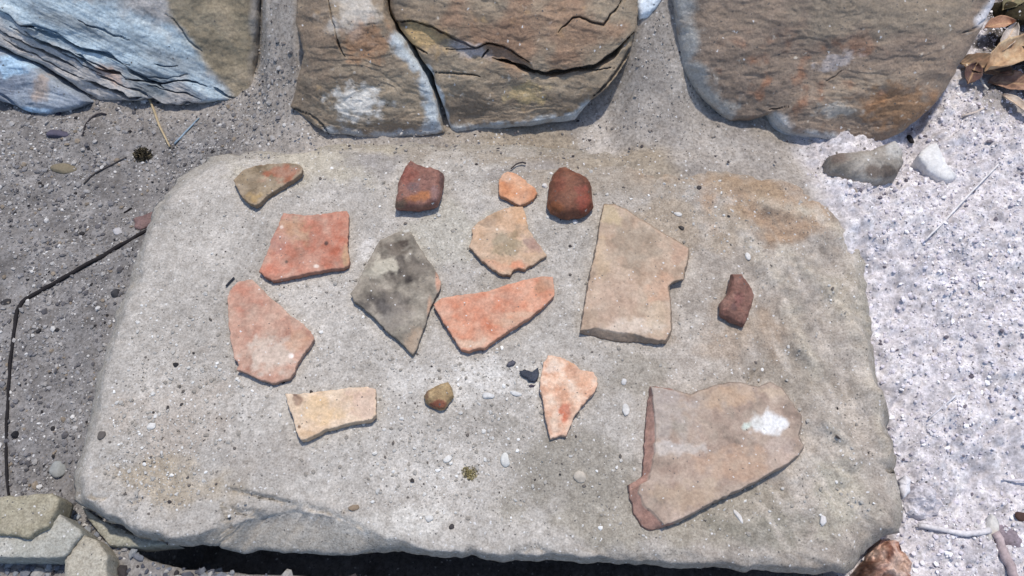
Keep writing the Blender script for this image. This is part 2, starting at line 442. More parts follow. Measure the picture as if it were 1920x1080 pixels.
# chipped rim
chip = sstep(.12, .5, fbm(V, .022, 3, 96)) * np.clip(1 - e / .016, 0, 1) * (s < .3)
zz = zz - .0035 * chip
zz = zz - 0.009 * np.clip(1 - e / 0.05, 0, 1) ** 2 * sstep(0.08, 0.12, y) * (s == 0) - 0.009 * (s > 0) * sstep(0.08, 0.12, y) * (s < 0.9)
for i_, (pts, wd, dp) in enumerate([([(430, 918), (520, 936), (600, 955), (660, 980), (700, 1000)], 3.0, 0.0025), ([(425, 955), (520, 972), (600, 1000), (645, 1034)], 2.5, 0.002), ([(415, 940), (425, 985), (430, 1025)], 4, 0.003),
                    ([(560, 945), (640, 985), (690, 1020)], 2.5, 0.002), ([(162, 928), (178, 933), (190, 937), (200, 931)], 3, 0.005), ([(150, 945), (200, 975), (260, 1005), (330, 1018)], 3.2, 0.005),
                    ([(980, 1040), (1000, 1020), (1030, 1040), (1050, 1055)], 3, 0.002), ([(1400, 720), (1420, 690), (1425, 730)], 3, 0.002), ([(1605, 600), (1640, 620)], 6, 0.002), ([(1660, 880), (1690, 885)], 7, 0.004), ([(235, 945), (250, 940), (270, 935)], 4, 0.004), ([(640, 955), (665, 960)], 4, 0.003)]):
    zz = zz - dp * groove(u, v, pts, wd, P, 60 + i_) * (s < 0.5)
V = P3(x, y, zz)
cl_ = pal(V, [C(170, 167, 163), C(189, 186, 182), C(205, 202, 198)], 0.06, 61, 5)
cr_ = pal(V, [C(158, 151, 144), C(182, 175, 168), C(204, 198, 191)], 0.03, 62, 5, 1.45)
m = sstep(0.02, 0.20, V[:, 0] + 0.06 * fbm(V, 0.08, 3, 63))[:, None]
sc_ = cl_ * (1 - m) + cr_ * m
for (cu, cv, ru, rv, colr, a, sd) in [(1450, 385, 170, 70, C(176, 152, 130), .65, 1), (1330, 330, 160, 40, C(170, 150, 128), .6, 2), (1270, 420, 130, 60, C(165, 150, 130), .4, 3),
        (1250, 965, 300, 60, C(164, 159, 147), .45, 4), (1150, 292, 380, 32, C(168, 161, 152), .8, 31), (740, 272, 160, 14, C(176, 170, 162), .6, 32), (1480, 700, 110, 60, C(158, 151, 141), .45, 5), (1590, 560, 45, 90, C(176, 169, 155), .4, 6), (1400, 620, 100, 60, C(172, 155, 138), .5, 7),
        (1060, 880, 150, 100, C(156, 152, 144), .6, 8), (1180, 700, 90, 60, C(162, 157, 148), .5, 41), (700, 990, 90, 30, C(208, 206, 202), .5, 42), (560, 560, 90, 70, C(204, 201, 197), .5, 43), (930, 560, 60, 50, C(170, 166, 158), .4, 44), (1450, 990, 130, 40, C(140, 138, 128), .5, 9), (880, 710, 130, 50, C(214, 213, 211), .7, 10), (780, 870, 130, 60, C(205, 203, 200), .55, 11), (770, 985, 60, 30, C(216, 215, 212), .6, 12),
        (620, 800, 200, 110, C(192, 190, 187), .5, 13), (330, 800, 110, 110, C(180, 172, 164), .5, 14), (300, 900, 140, 50, C(178, 168, 152), .6, 15), (470, 850, 120, 50, C(176, 172, 168), .5, 16), (610, 300, 160, 50, C(196, 191, 178), .6, 17), (850, 440, 110, 60, C(192, 190, 182), .6, 18),
        (950, 330, 60, 25, C(150, 146, 144), .5, 19), (690, 300, 60, 30, C(150, 148, 150), .45, 20), (1100, 330, 200, 45, C(168, 160, 150), .6, 21), (690, 470, 22, 32, C(214, 213, 212), .8, 22), (1560, 940, 60, 80, C(192, 188, 176), .6, 23), (1640, 560, 25, 140, C(196, 190, 178), .6, 24)]:
    sc_ = mix(sc_, colr, blob(u, v, cu, cv, ru, rv, V, 0.9, size=0.03, seed=70 + sd) * min(1, a * 1.4))
for pts, wd, a in RIDGES:
    d, t = polydist(u + fbm(P, 0.03, 2, 46) * 14, v, pts)
    sc_ = mix(sc_, C(204, 197, 184), np.exp(-(d / (wd * 0.7)) ** 2) * np.clip(.55 + .5 * fbm(V, .015, 3, 67), 0, .9) * (s == 0))  # ridge crests painted lighter, as raking light would catch them
sc_ = sc_ * (1 + 0.16 * fbm(V, 0.006, 2, 65)[:, None] + 0.06 * fbm(V, 0.018, 2, 66)[:, None])
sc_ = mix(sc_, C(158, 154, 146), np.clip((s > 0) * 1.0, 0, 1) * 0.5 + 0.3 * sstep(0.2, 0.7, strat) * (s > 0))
q_ = np.stack([u * .0004 * .5 + v * .0004 * .87, -u * .0004 * .87 + v * .0004 * .5, 0 * u], -1)
st_ = fbm(q_, .010, 4, 97, stretch=(4.5, 1, 1))
zn_ = sstep(1290, 1420, u) * sstep(330, 420, v)
sc_ = mix(sc_, C(214, 207, 199), sstep(.12, .5, st_) * zn_ * .55)
sc_ = mix(sc_, C(150, 144, 136), sstep(.15, .55, -st_) * zn_ * .45)
sc_ = sc_ * np.array([0.985, 0.955, 0.918])
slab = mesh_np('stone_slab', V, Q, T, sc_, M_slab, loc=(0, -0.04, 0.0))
tag(slab, 'large pale grey rectangular sandstone slab carrying the row of potsherds', 'stone slab')

# thin splinter layer under the slab's near left corner: part of the slab
def flat_stone(name, px, zt, thick, cols, label=None, cat=None, group=None, mat=None, n=160, n_top=26, drop=0.002, width=0.006, scale=1.04, rough=0.0015, bump=0.0015, bsz=0.02, seed=0, tint=None, parent=None, tilt=(0, 0), psize=0.03):
    tp = atz(*np.array(px, float).T, zt)[:, :2]
    x, y, z, e, s, Q, T = loft(tp, None, n=n, n_top=n_top, n_side=8, n_bot=3, thick=thick, drop=drop, width=width, scale=scale, rough=rough, seed=seed)
    c = np.array([x[0], y[0]])
    P = P3(x, y, z)
    h = fbm(P, bsz, 4, seed + 1) * bump
    z2 = zt + z + h * (s < 1) + tilt[0] * (x - c[0]) + tilt[1] * (y - c[1])
    V = P3(x, y, z2)
    uu, vv = photo(V)
    col = pal(V, cols, psize, seed + 2, 5, 1.1)
    if tint: col = tint(col, uu, vv, V, s, e)
    o = mesh_np(name, V, Q, T, col, mat or M_rock, loc=(c[0], c[1], zt - thick), parent=parent)
    if label: tag(o, label, cat, group)
    return o
flat_stone('splinter_layer', [(150, 948), (185, 972), (225, 992), (262, 1006), (330, 1020), (262, 1026), (205, 1022), (186, 1002), (164, 972)], 0.030, 0.016, [C(150, 148, 132), C(176, 174, 162)], parent=slab, mat=M_slab, seed=11)

def on_slab(u, v):
    u = np.asarray(u, float); v = np.asarray(v, float)
    z = np.full(u.shape, H0)
    for _ in range(4):
        p = atz_arr(u, v, z); z = slab_h(p[:, 0], p[:, 1])
    return P3(p[:, 0], p[:, 1], z)
def atz_arr(u, v, z):
    d = ray(u, v); t = (z - CAM[2]) / d[:, 2]
    return CAM + d * t[:, None]
def on_ground(u, v):
    u = np.asarray(u, float); v = np.asarray(v, float)
    z = np.full(u.shape, 0.02)
    for _ in range(14):
        p = atz_arr(u, v, z); z = 0.5 * z + 0.5 * ground_h(p[:, 0], p[:, 1])
    return P3(p[:, 0], p[:, 1], z)

# ------------------------------------------------------------------ wall boulders: worked in the plane of their leaning faces
def boulder(name, px, base_uvz, slope, thick, label, cat, relief, paint, mat, n=520, n_top=110, drop=0.010, width=0.012, seed=0, rough=0.002, yaw=0.0, amp=0.004, asz=0.05, side_scale=1.0, c_px=None, led=.0042):
    o = atz(np.array(base_uvz[0], float), np.array(base_uvz[1], float), base_uvz[2])
    a = rad(slope); yw = rad(yaw)
    nrm = np.array([math.sin(a) * math.sin(yw), -math.sin(a) * math.cos(yw), math.cos(a)])
    ex = np.array([math.cos(yw), math.sin(yw), 0.0]); ey = np.cross(nrm, ex)
    Wp = unproj(*np.array(px, float).T, o, nrm)
    loc2 = np.stack([(Wp - o) @ ex, (Wp - o) @ ey], -1)
    c = None
    if c_px:
        cw = unproj(np.array(c_px[0], float), np.array(c_px[1], float), o, nrm); c = np.array([(cw - o) @ ex, (cw - o) @ ey])
    x, y, z, e, s, Q, T = loft(loc2, None, n=n, n_top=n_top, n_side=12, n_bot=3, thick=thick, drop=drop, width=width, scale=side_scale, rough=rough, rsize=0.02, seed=seed, dense_edge=1.1, c=c, bulge=0.003)
    F = o + x[:, None] * ex + y[:, None] * ey
    u, v = photo(F)
    wgt = np.clip(1 - 1.3 * s, 0, 1)
    L = P3(x, y, z)
    h = amp * fbm(L, asz, 4, seed + 1) + 0.0007 * fbm(L, 0.010, 4, seed + 2) + 0.0012 * fbm(L, 0.03, 3, seed + 3, stretch=(3, 1, 1))
    h = h + led * terrace(fbm(L, .055, 5, seed + 4, .5, (2.4, 1, 1)), 5) + led * .35 * terrace(fbm(L, .02, 4, seed + 6, .5, (2.4, 1, 1)), 3)
    h = h + relief(u, v, L)
    zz = z + h * wgt
    Wd = F + zz[:, None] * nrm
    # ragged sides
    sd = np.where(s > 0, 1.0, 0.0) * fbm(L, 0.02, 4, seed + 7) * 0.003
    Wd = Wd + sd[:, None] * ex
    col = paint(u, v, L, s, e, h)
    b = Wd[:, 2].min(); oc = Wd.mean(0)
    ob = mesh_np(name, Wd, Q, T, col, mat, loc=(oc[0], oc[1], b))
    return tag(ob, label, cat, 'boulders of the rough stone wall')
BK = 1.42
def CB(r, g, b): return C(r, g, b, BK)
# ---- left boulder: bedded, with dark open bedding cracks and pale blue skylight painted into its colour
def Zr(x0, y0, sc, pts): return [(x0 + a / sc, y0 + b / sc) for a, b in pts]
Lc = [(Zr(0, 0, 4, [(-40, 60), (0, 85), (60, 110), (150, 195), (240, 205), (340, 250), (460, 290), (560, 345), (660, 385), (800, 405), (900, 470), (970, 490)]), 2.4, .007),
      (Zr(0, 0, 4, [(150, 190), (260, 195), (420, 245), (470, 285)]), 1.6, .004),
      (Zr(0, 0, 4, [(-40, 220), (0, 250), (60, 280), (140, 310), (220, 360), (340, 425), (450, 470), (560, 525)]), 2.4, .007),
      (Zr(0, 0, 4, [(180, 240), (290, 320), (400, 365), (500, 395), (560, 430), (640, 480), (720, 520), (800, 540), (880, 545), (930, 590)]), 2.8, .008),
      (Zr(0, 0, 4, [(620, 610), (720, 655), (820, 680), (900, 715), (960, 745), (1060, 735)]), 3.0, .008),
      (Zr(0, 0, 4, [(940, 510), (1020, 560), (1100, 610), (1160, 635), (1220, 665)]), 2.2, .006),
      (Zr(0, 0, 4, [(930, 605), (1040, 605), (1130, 620), (1220, 630), (1300, 610), (1380, 605), (1480, 620), (1550, 645)]), 2.0, .006),
      (Zr(0, 0, 4, [(590, 155), (690, 205), (780, 225), (850, 265), (970, 300)]), 1.2, .003),
      (Zr(0, 0, 4, [(1160, 480), (1230, 500), (1330, 490)]), 1.5, .003),
      (Zr(0, 0, 4, [(960, 660), (1040, 690), (1100, 730)]), 1.6, .003),
      (Zr(0, 0, 4, [(560, 400), (640, 450), (740, 500), (810, 535)]), 1.3, 0.004),
      (Zr(0, 0, 4, [(1100, 640), (1250, 680), (1400, 705), (1510, 745)]), 1.4, 0.004),
      (Zr(0, 0, 4, [(700, 560), (800, 610), (900, 640), (960, 665)]), 1.3, 0.004),
      (Zr(0, 0, 4, [(330, 335), (430, 400), (540, 455), (650, 520), (740, 565)]), 1.2, 0.003),
      (Zr(0, 0, 4, [(1000, 540), (1100, 575), (1250, 590), (1400, 560)]), 1.0, 0.002),
      (Zr(0, 0, 4, [(1060, 745), (1150, 760), (1230, 800), (1320, 800), (1400, 775), (1500, 795), (1600, 775), (1740, 765)]), 2.4, 0.006),
      (Zr(0, 0, 4, [(60, 200), (140, 250), (260, 300), (330, 345)]), 1.2, 0.003),
      (Zr(0, 0, 4, [(0, 300), (120, 370), (240, 430), (360, 500), (480, 560), (600, 600)]), 1.3, 0.004),
      (Zr(0, 0, 4, [(830, 420), (900, 470), (980, 520)]), 1.2, 0.003),
      (Zr(0, 0, 4, [(1600, 655), (1680, 715), (1740, 735), (1760, 740)]), 2.0, .005),
      (Zr(0, 0, 4, [(1230, 105), (1300, 160), (1350, 220), (1400, 300), (1450, 350), (1510, 390)]), 1.2, .002)]
steps = [(Lc[0][0], .004), (Lc[2][0], .003), (Lc[3][0], .005), (Lc[4][0], .003)]
def rel_left(u, v, L):
    h = 0
    for i, (pts, wd, dp) in enumerate(Lc): h = h - 1.6 * dp * groove(u, v, pts, wd * 1.35, L, 100 + i)
    for i, (pts, dr) in enumerate(steps):
        p = np.array(pts); lv = np.interp(u, p[:, 0], p[:, 1])
        vis = sstep(p[0, 0] - 30, p[0, 0] + 10, u) * (1 - sstep(p[-1, 0] - 60, p[-1, 0], u))
        h = h - dr * sstep(-2, 5, v - lv + 6 * fbm(L, 0.02, 3, 120 + i)) * vis
    # fine lamination running with the bedding
    bed = fbm(np.stack([(u * 0.9 + v * 0.4) * .0004, (v * 0.9 - u * 0.42) * .0004, 0 * u], -1), 0.006, 4, 130, stretch=(9, 1, 1))
    zone = blob(u, v, 210, 120, 330, 110, rot=22)
    return h + 0.0016 * bed * zone
def paint_left(u, v, L, s, e, h):
    q = np.stack([(u * 0.9 + v * 0.4) * .0004, (v * 0.9 - u * 0.42) * .0004, 0 * u], -1)
    b = pal(q, [CB(98, 103, 106), CB(126, 135, 141), CB(148, 163, 172), CB(176, 186, 189)], 0.02, 131, 5, 1.2, stretch=(4, 1, 1))
    g = pal(L, [CB(120, 118, 118), CB(150, 147, 145), CB(172, 166, 160)], 0.03, 132, 5, 1.1)
    br = pal(L, [CB(100, 92, 78), CB(126, 116, 98), CB(142, 130, 112)], 0.03, 133, 5, 1.1)
    zb = np.clip(blob(u, v, 235, 85, 220, 75, L, .5, rot=26, size=.03) * 1.2 + blob(u, v, 60, 10, 120, 60, L, .5, size=.03) + blob(u, v, 330, 120, 60, 18, L, .4), 0, 1)
    c = g * (1 - zb[:, None]) + b * zb[:, None]
    edge = np.interp(v, [-120, 25, 50, 90, 130, 180], [300, 310, 335, 362, 388, 432])
    m = sstep(-14, 14, u - edge + 18 * fbm(L, 0.02, 3, 134))
    c = c * (1 - m[:, None]) + br * m[:, None]
    rs = sstep(462, 478, u + 8 * fbm(L, 0.02, 3, 135)); c = mix(c, CB(140, 136, 132), rs * 0.8)
    c = mix(c, CB(160, 130, 112), blob(u, v, 200, 140, 40, 14, L, .6, rot=30) * .6)
    return c
boulder('wall_boulder', [(-110, -150), (200, -160), (478, -150), (482, 0), (477, 60), (471, 140), (478, 180), (440, 188), (372, 196), (312, 202), (285, 186), (238, 190), (170, 193), (120, 158), (62, 124), (0, 92), (-110, 40)],
        (300, 198, 0.028), 47, 0.10, 'cracked layered boulder with pale blue skylight painted into its colour, at the upper left', 'boulder', rel_left, paint_left, M_blue, n=700, n_top=170, seed=21, drop=0.006, width=0.008, c_px=(200, 105), led=.002)
# ---- low bluish wedge under it
def rel_low(u, v, L):
    return -0.004 * groove(u, v, [(-20, 165), (0, 178), (25, 200), (40, 215)], 2.5, L, 141) + 0.0015 * fbm(L, 0.02, 4, 142, stretch=(1, 3, 1))
def paint_low(u, v, L, s, e, h):
    c = pal(L, [CB(100, 106, 118), CB(126, 134, 144), CB(146, 150, 154)], 0.03, 143, 5, 1.1)
    c = mix(c, CB(150, 176, 196), blob(u, v, 15, 125, 50, 22, L, .5) * .8)  # blue patches on the wedge are skylight put into its colour
    c = mix(c, CB(140, 126, 116), blob(u, v, 75, 165, 20, 30, L, .5) * .8)
    return mix(c, CB(150, 176, 198), blob(u, v, 55, 208, 40, 8, L, .5) * .8)
boulder('wall_boulder', [(-110, 60), (-40, 78), (0, 96), (60, 128), (115, 162), (166, 192), (150, 200), (112, 212), (92, 217), (45, 208), (0, 190), (-110, 160)],
        (100, 214, 0.022), 42, 0.07, 'low bluish grey wedge of rock beneath the layered boulder, at the left edge', 'boulder', rel_low, paint_low, M_blue, n=300, n_top=60, seed=22, drop=0.006, width=0.008)

# ---- middle boulder split by a crack: two blocks
def brown(L, seed, ox=0):
    c = pal(L, [CB(98, 87, 75), CB(120, 107, 92), CB(136, 123, 106), CB(150, 134, 114)], 0.05, seed, 6, 1.1, gain=.6, stretch=(2.2, 1, 1))
    c = mix(c, CB(172, 142, 98), sstep(0.35, 0.8, fbm(L, 0.012, 4, seed + 3)) * .35)
    return mix(c, CB(190, 184, 174), sstep(0.55, 0.85, fbm(L, 0.007, 3, seed + 4)) * .45)
def rel_m1(u, v, L):
    h = -0.003 * groove(u, v, [(636, 70), (642, 90), (650, 104)], 2.5, L, 151) - 0.003 * groove(u, v, [(610, -20), (628, 40), (640, 85)], 1.5, L, 152)
    h = h - 0.004 * groove(u, v, [(548, 205), (580, 215), (605, 235), (616, 250)], 2.2, L, 153)
    h = h + 0.010 * blob(u, v, 680, 120, 130, 140) - 0.006 * sstep(30, 0, u - 560)
    return h - 0.004 * sstep(0, 26, v - 222 + 8 * fbm(L, .02, 3, 154)) * sstep(600, 640, u)
def paint_m1(u, v, L, s, e, h):
    c = brown(L, 155)
    c = mix(c, CB(112, 96, 82), blob(u, v, 590, 60, 50, 110, L, .5) * .5)
    c = mix(c, CB(195, 192, 186), blob(u, v, 672, 190, 55, 36, L, .7) * .85)
    c = mix(c, CB(176, 172, 166), blob(u, v, 665, 25, 50, 50, L, .8, size=.015) * .6)
    c = mix(c, CB(140, 104, 76), blob(u, v, 690, 75, 50, 45, L, .6) * .6)
    d, t = polydist(u, v, [(745, 75), (790, 130), (808, 190), (812, 240)])
    c = mix(c, CB(166, 176, 182), sstep(20, 3, d + 14 * fbm(L, .010, 4, 156)) * .8)  # bluish rims at split and foot: skylight put into the colour
    d, t = polydist(u, v, [(620, 250), (700, 258), (800, 250)])
    c = mix(c, CB(158, 166, 172), sstep(16, 2, d + 14 * fbm(L, .010, 4, 157)) * .7)
    return c
boulder('wall_boulder', [(545, -150), (552, -40), (551, 40), (566, 100), (549, 170), (540, 202), (575, 226), (618, 254), (700, 262), (790, 258), (832, 250), (826, 225), (818, 188), (800, 142), (770, 97), (742, 58), (724, 18), (714, -60), (712, -150)],
        (700, 258, 0.052), 47, 0.11, 'brown boulder left of the split, with a whitish patch near its foot', 'boulder', rel_m1, paint_m1, M_rock, n=460, n_top=120, c_px=(685, 120), seed=23, drop=.005, width=.006)
M2 = [(Zr(640, 0, 3, [(280, 120), (430, 122), (520, 150), (620, 205), (700, 245), (760, 265), (820, 240), (900, 255), (980, 300), (1060, 350)]), 2.0, .005),
      (Zr(640, 0, 3, [(850, 325), (940, 345), (1020, 375), (1080, 395), (1150, 412), (1250, 402), (1340, 385), (1430, 368), (1490, 335), (1540, 305), (1590, 240), (1650, 190)]), 4.6, .014),
      (Zr(640, 0, 3, [(1220, 180), (1290, 105), (1340, 98), (1400, 120), (1475, 142), (1500, 110), (1515, 75), (1540, 62), (1560, 30), (1580, 0)]), 1.7, .005),
      (Zr(640, 0, 3, [(330, 210), (400, 255), (480, 295)]), 2.0, .004), (Zr(640, 0, 3, [(590, 275), (700, 278), (770, 268)]), 1.6, .003), (Zr(640, 0, 3, [(790, 325), (835, 275)]), 2.2, .004),
      (Zr(640, 0, 3, [(780, 430), (700, 415), (520, 400)]), 1.6, .003), (Zr(640, 0, 3, [(1380, 392), (1540, 385)]), 1.6, .004), (Zr(640, 0, 3, [(1660, 250), (1600, 340), (1540, 420), (1480, 490), (1420, 545)]), 2.4, .006)]
def rel_m2(u, v, L):
    h = 0
    for i, (pts, wd, dp) in enumerate(M2): h = h - 1.3 * dp * groove(u, v, pts, wd * 1.15, L, 160 + i)
    p = np.array(M2[0][0] + M2[1][0][3:]); lv = np.interp(u, p[:, 0], p[:, 1])
    h = h - 0.006 * sstep(-3, 6, v - lv)
    p = np.array(M2[1][0]); lv = np.interp(u, p[:, 0], p[:, 1]); h = h + 0.003 * sstep(3, 12, v - lv) * sstep(930, 980, u)
    h = h + 0.010 * blob(u, v, 960, 90, 240, 150) - 0.008 * sstep(1110, 1200, u)
    h = h - 0.005 * sstep(0, 16, v - np.interp(u, [840, 900, 1000, 1080, 1110], [245, 232, 228, 212, 190]))
    return h + 0.0006 * fbm(L, 0.012, 4, 170, stretch=(3, 1, 1))
def paint_m2(u, v, L, s, e, h):
    c = brown(L, 175)
    c = mix(c, CB(172, 146, 104), blob(u, v, 790, 65, 60, 28, L, .6, rot=15) * .7)
    c = mix(c, CB(132, 98, 76), blob(u, v, 1010, 60, 170, 70, L, .8, size=.03) * .5)
    c = mix(c, CB(170, 150, 110), blob(u, v, 985, 175, 40, 22, L, .8) * .6)
    c = mix(c, CB(168, 160, 158), blob(u, v, 880, 90, 40, 16, L, .6, rot=15) * .7)
    d, t = polydist(u, v, [(842, 250), (900, 243), (990, 236), (1080, 222), (1100, 195)])
    c = mix(c, CB(160, 170, 176), sstep(15, 2, d + 14 * fbm(L, .010, 4, 176)) * .75)  # pale bluish rims along foot and split are painted skylight
    d, t = polydist(u, v, [(800, 128), (826, 185), (838, 240)])
    return mix(c, CB(180, 190, 196), sstep(9, 2, d + 6 * fbm(L, .012, 3, 177)) * .8)
boulder('wall_boulder', [(718, -150), (722, -60), (731, 14), (748, 54), (780, 93), (808, 136), (828, 185), (840, 236), (848, 258), (905, 248), (990, 240), (1080, 228), (1108, 192), (1140, 166), (1170, 130), (1190, 90), (1196, 50), (1200, -40), (1198, -150)],
        (900, 252, 0.054), 47, 0.11, 'big brown boulder right of the split, with a wide dark crack across it', 'boulder', rel_m2, paint_m2, M_rock, n=640, n_top=150, c_px=(960, 110), seed=24, drop=.005, width=.006)
# ---- right boulder
def rel_r(u, v, L):
    h = 0.010 * blob(u, v, 1560, 90, 300, 170) + 0.0006 * fbm(L, 0.012, 4, 181, stretch=(3, 1, 1))
    h = h - 0.002 * groove(u, v, [(1545, 150), (1560, 142), (1572, 131)], 1.2, L, 182) - 0.003 * groove(u, v, [(1800, 62), (1825, 52), (1850, 35)], 2.4, L, 183)
    h = h - 0.003 * groove(u, v, [(1440, 205), (1460, 200), (1475, 198)], 2.0, L, 184)
    h = h - 0.008 * sstep(-2, 14, v - np.interp(u, [1430, 1452, 1475, 1520, 1560, 1640], [214, 222, 240, 250, 262, 300])) * sstep(1428, 1440, u)
    return h - 0.006 * sstep(1325, 1285, u + 14 * fbm(L, .03, 3, 185))
def paint_r(u, v, L, s, e, h):
    c = pal(L, [CB(96, 85, 76), CB(114, 101, 90), CB(128, 113, 99), CB(142, 127, 110)], 0.05, 186, 6, 1.1, gain=.6, stretch=(2.2, 1, 1))
    c = mix(c, CB(122, 112, 98), blob(u, v, 1640, 25, 230, 60, L, .6, size=.03) * .7)
    c = mix(c, CB(132, 88, 62), sstep(.1, .6, fbm(L, .022, 4, 187)) * .55 * blob(u, v, 1500, 150, 300, 110))
    c = mix(c, CB(132, 96, 62), blob(u, v, 1680, 200, 90, 50, L, .6) * .6)
    c = mix(c, CB(165, 160, 152), blob(u, v, 1560, 205, 45, 16, L, .7) * .7)
    c = mix(c, CB(170, 162, 160), blob(u, v, 1560, 112, 40, 14, L, .9, rot=-20) * .6)
    c = mix(c, CB(196, 190, 178), sstep(.62, .9, fbm(L, .006, 3, 188)) * .6)
    d, t = polydist(u, v, [(1270, -100), (1284, 40), (1292, 120), (1310, 160), (1350, 205)])
    c = mix(c, CB(160, 162, 160), sstep(34, 3, d + 26 * fbm(L, .012, 4, 189)) * .7)
    d, t = polydist(u, v, [(1452, 225), (1480, 258), (1560, 262)])
    c = mix(c, CB(172, 176, 178), sstep(22, 4, d + 10 * fbm(L, .012, 3, 190)) * .75)  # bluish foot rim, skylight put into the rock colour
    d, t = polydist(u, v, [(1880, -10), (1850, 30), (1835, 40)])
    return mix(c, CB(190, 190, 194), sstep(16, 4, d) * .8)
boulder('wall_boulder', [(1262, -150), (1268, -60), (1274, 50), (1282, 125), (1302, 163), (1340, 204), (1372, 230), (1405, 228), (1442, 216), (1450, 240), (1474, 264), (1560, 277), (1650, 270), (1700, 251), (1746, 210), (1780, 165), (1802, 125), (1835, 75), (1862, 30), (1884, -10), (1900, -70), (1905, -150)],
        (1560, 274, 0.050), 47, 0.11, 'large smooth brown boulder at the upper right, whole and without a big crack', 'boulder', rel_r, paint_r, M_rock, n=560, n_top=130, c_px=(1560, 110), seed=25)
# ---- bit of pale rock wedged in the joint at the top
boulder('wall_stone', [(1197, -70), (1256, -70), (1246, -8), (1228, 22), (1214, 36), (1200, 38), (1194, 10)], (1215, 36, float(on_ground([1215], [36])[0, 2]) + .002), 45, 0.05, 'small bluish white stone wedged in the joint between the two brown boulders at the top', 'stone',
        lambda u, v, L: 0 * u, lambda u, v, L, s, e, h: pal(L, [CB(170, 184, 196), CB(214, 220, 226)], .02, 195), M_blue, n=140, n_top=26, drop=.006, width=.008, seed=26, amp=.002)

# ------------------------------------------------------------------ loose stones around the slab
def flat_tint(spots):
    def f(col, u, v, V, s, e):
        for (cu, cv, ru, rv, c, a) in spots: col = mix(col, c, blob(u, v, cu, cv, ru, rv, V, .5, size=.01) * a)
        return col
    return f
flat_stone('loose_stone', [(1556, 282), (1590, 276), (1645, 266), (1688, 254), (1700, 268), (1703, 292), (1692, 312), (1650, 326), (1600, 322), (1566, 308)], 0.075, 0.05, [C(142, 134, 124), C(172, 164, 154), C(196, 190, 182)],
           'grey rounded stone tucked under the right foot of the smooth brown boulder', 'stone', seed=31, drop=.014, width=.02, bump=.002, tint=flat_tint([(1655, 322, 50, 14, C(100, 82, 70), .7), (1575, 296, 20, 16, C(110, 84, 74), .5), (1680, 280, 22, 22, C(206, 204, 200), .7)]))
flat_stone('loose_stone', [(1530, 322), (1560, 316), (1600, 330), (1640, 350), (1652, 368), (1630, 390), (1590, 372), (1556, 352)], 0.060, 0.05, [C(140, 128, 116), C(172, 160, 148)],
           'brownish grey stone at the far right corner of the slab', 'stone', seed=32, drop=.014, width=.02)
flat_stone('pale_stone', [(1722, 290), (1735, 274), (1754, 268), (1768, 290), (1782, 308), (1800, 326), (1782, 332), (1762, 326), (1740, 312)], 0.056, 0.022, [C(226, 224, 222), C(244, 243, 242)],
           'bright white angular stone on the pale dust beside the smooth brown boulder', 'stone', seed=33, drop=.004, width=.006, mat=M_peb, tilt=(0, .15))
flat_stone('pale_stone', [(1688, 900), (1700, 888), (1712, 896), (1710, 922), (1696, 932), (1688, 918)], 0.046, 0.02, [C(214, 210, 216), C(240, 238, 240)],
           'small white stone touching the right edge of the slab', 'stone', seed=34, drop=.004, width=.006, mat=M_peb, n=80, n_top=16)
flat_stone('pale_stone', [(1716, 905), (1740, 896), (1762, 912), (1775, 935), (1768, 962), (1735, 970), (1706, 958), (1702, 930)], 0.038, 0.02, [C(196, 192, 200), C(222, 219, 224)],
           'wide pale clod of dried earth right of the small white stone by the slab', 'clod', seed=35, drop=.010, width=.02, mat=M_soil, n=140, n_top=34, bump=.006, bsz=.012)
flat_stone('flat_stone', [(-40, 934), (40, 928), (98, 923), (110, 934), (106, 955), (86, 986), (50, 1007), (0, 1001), (-40, 994)], 0.054, 0.022, [C(148, 141, 122), C(166, 159, 139), C(178, 171, 154)],
           'dusty tan flat stone at the lower left edge', 'stone', seed=36, bump=.0008, mat=M_slab, drop=.002, width=.005)
flat_stone('flat_stone', [(-40, 992), (0, 1000), (50, 1009), (88, 988), (108, 962), (132, 980), (154, 1000), (136, 1022), (118, 1045), (-40, 1045)], 0.047, 0.030, [C(162, 162, 154), C(178, 177, 169), C(190, 188, 181)],
           'pale greenish grey flat stone under the tan one at the lower left', 'stone', seed=37, bump=.0008, mat=M_slab, drop=.0015, width=.004)
flat_stone('flat_stone', [(120, 1049), (138, 1024), (155, 1002), (176, 1010), (198, 1036), (199, 1090), (194, 1120), (116, 1120)], 0.0445, 0.03, [C(160, 154, 140), C(182, 176, 162), C(192, 188, 176)],
           'pale buff block at the bottom left corner, beside the dark gap under the slab', 'stone', seed=38, bump=.001, mat=M_slab, drop=.003, width=.006)
flat_stone('broken_lump', [(1596, 1100), (1622, 1058), (1640, 1034), (1655, 1010), (1675, 1002), (1694, 1012), (1706, 1034), (1716, 1056), (1716, 1100)], 0.045, 0.05, [C(70, 46, 36), C(150, 104, 86), C(206, 168, 150), C(230, 208, 194)],
           'rough rusty brown and pink lump by the near right corner of the slab', 'lump', seed=39, bump=.011, bsz=.016, mat=M_lump, drop=.012, width=.014, psize=.016, n=200, n_top=40,
           tint=flat_tint([(1625, 1075, 32, 30, C(60, 42, 32), .8), (1690, 1062, 26, 30, C(226, 204, 188), .5)]))
flat_stone('red_chip', [(248, 410), (268, 400), (286, 394), (284, 420), (262, 428), (252, 424)], 0.030, 0.012, [C(112, 88, 86), C(140, 112, 108)],
           'dull red chip on the grit at the left edge of the slab', 'chip', seed=40, mat=M_lump, n=80, n_top=14)

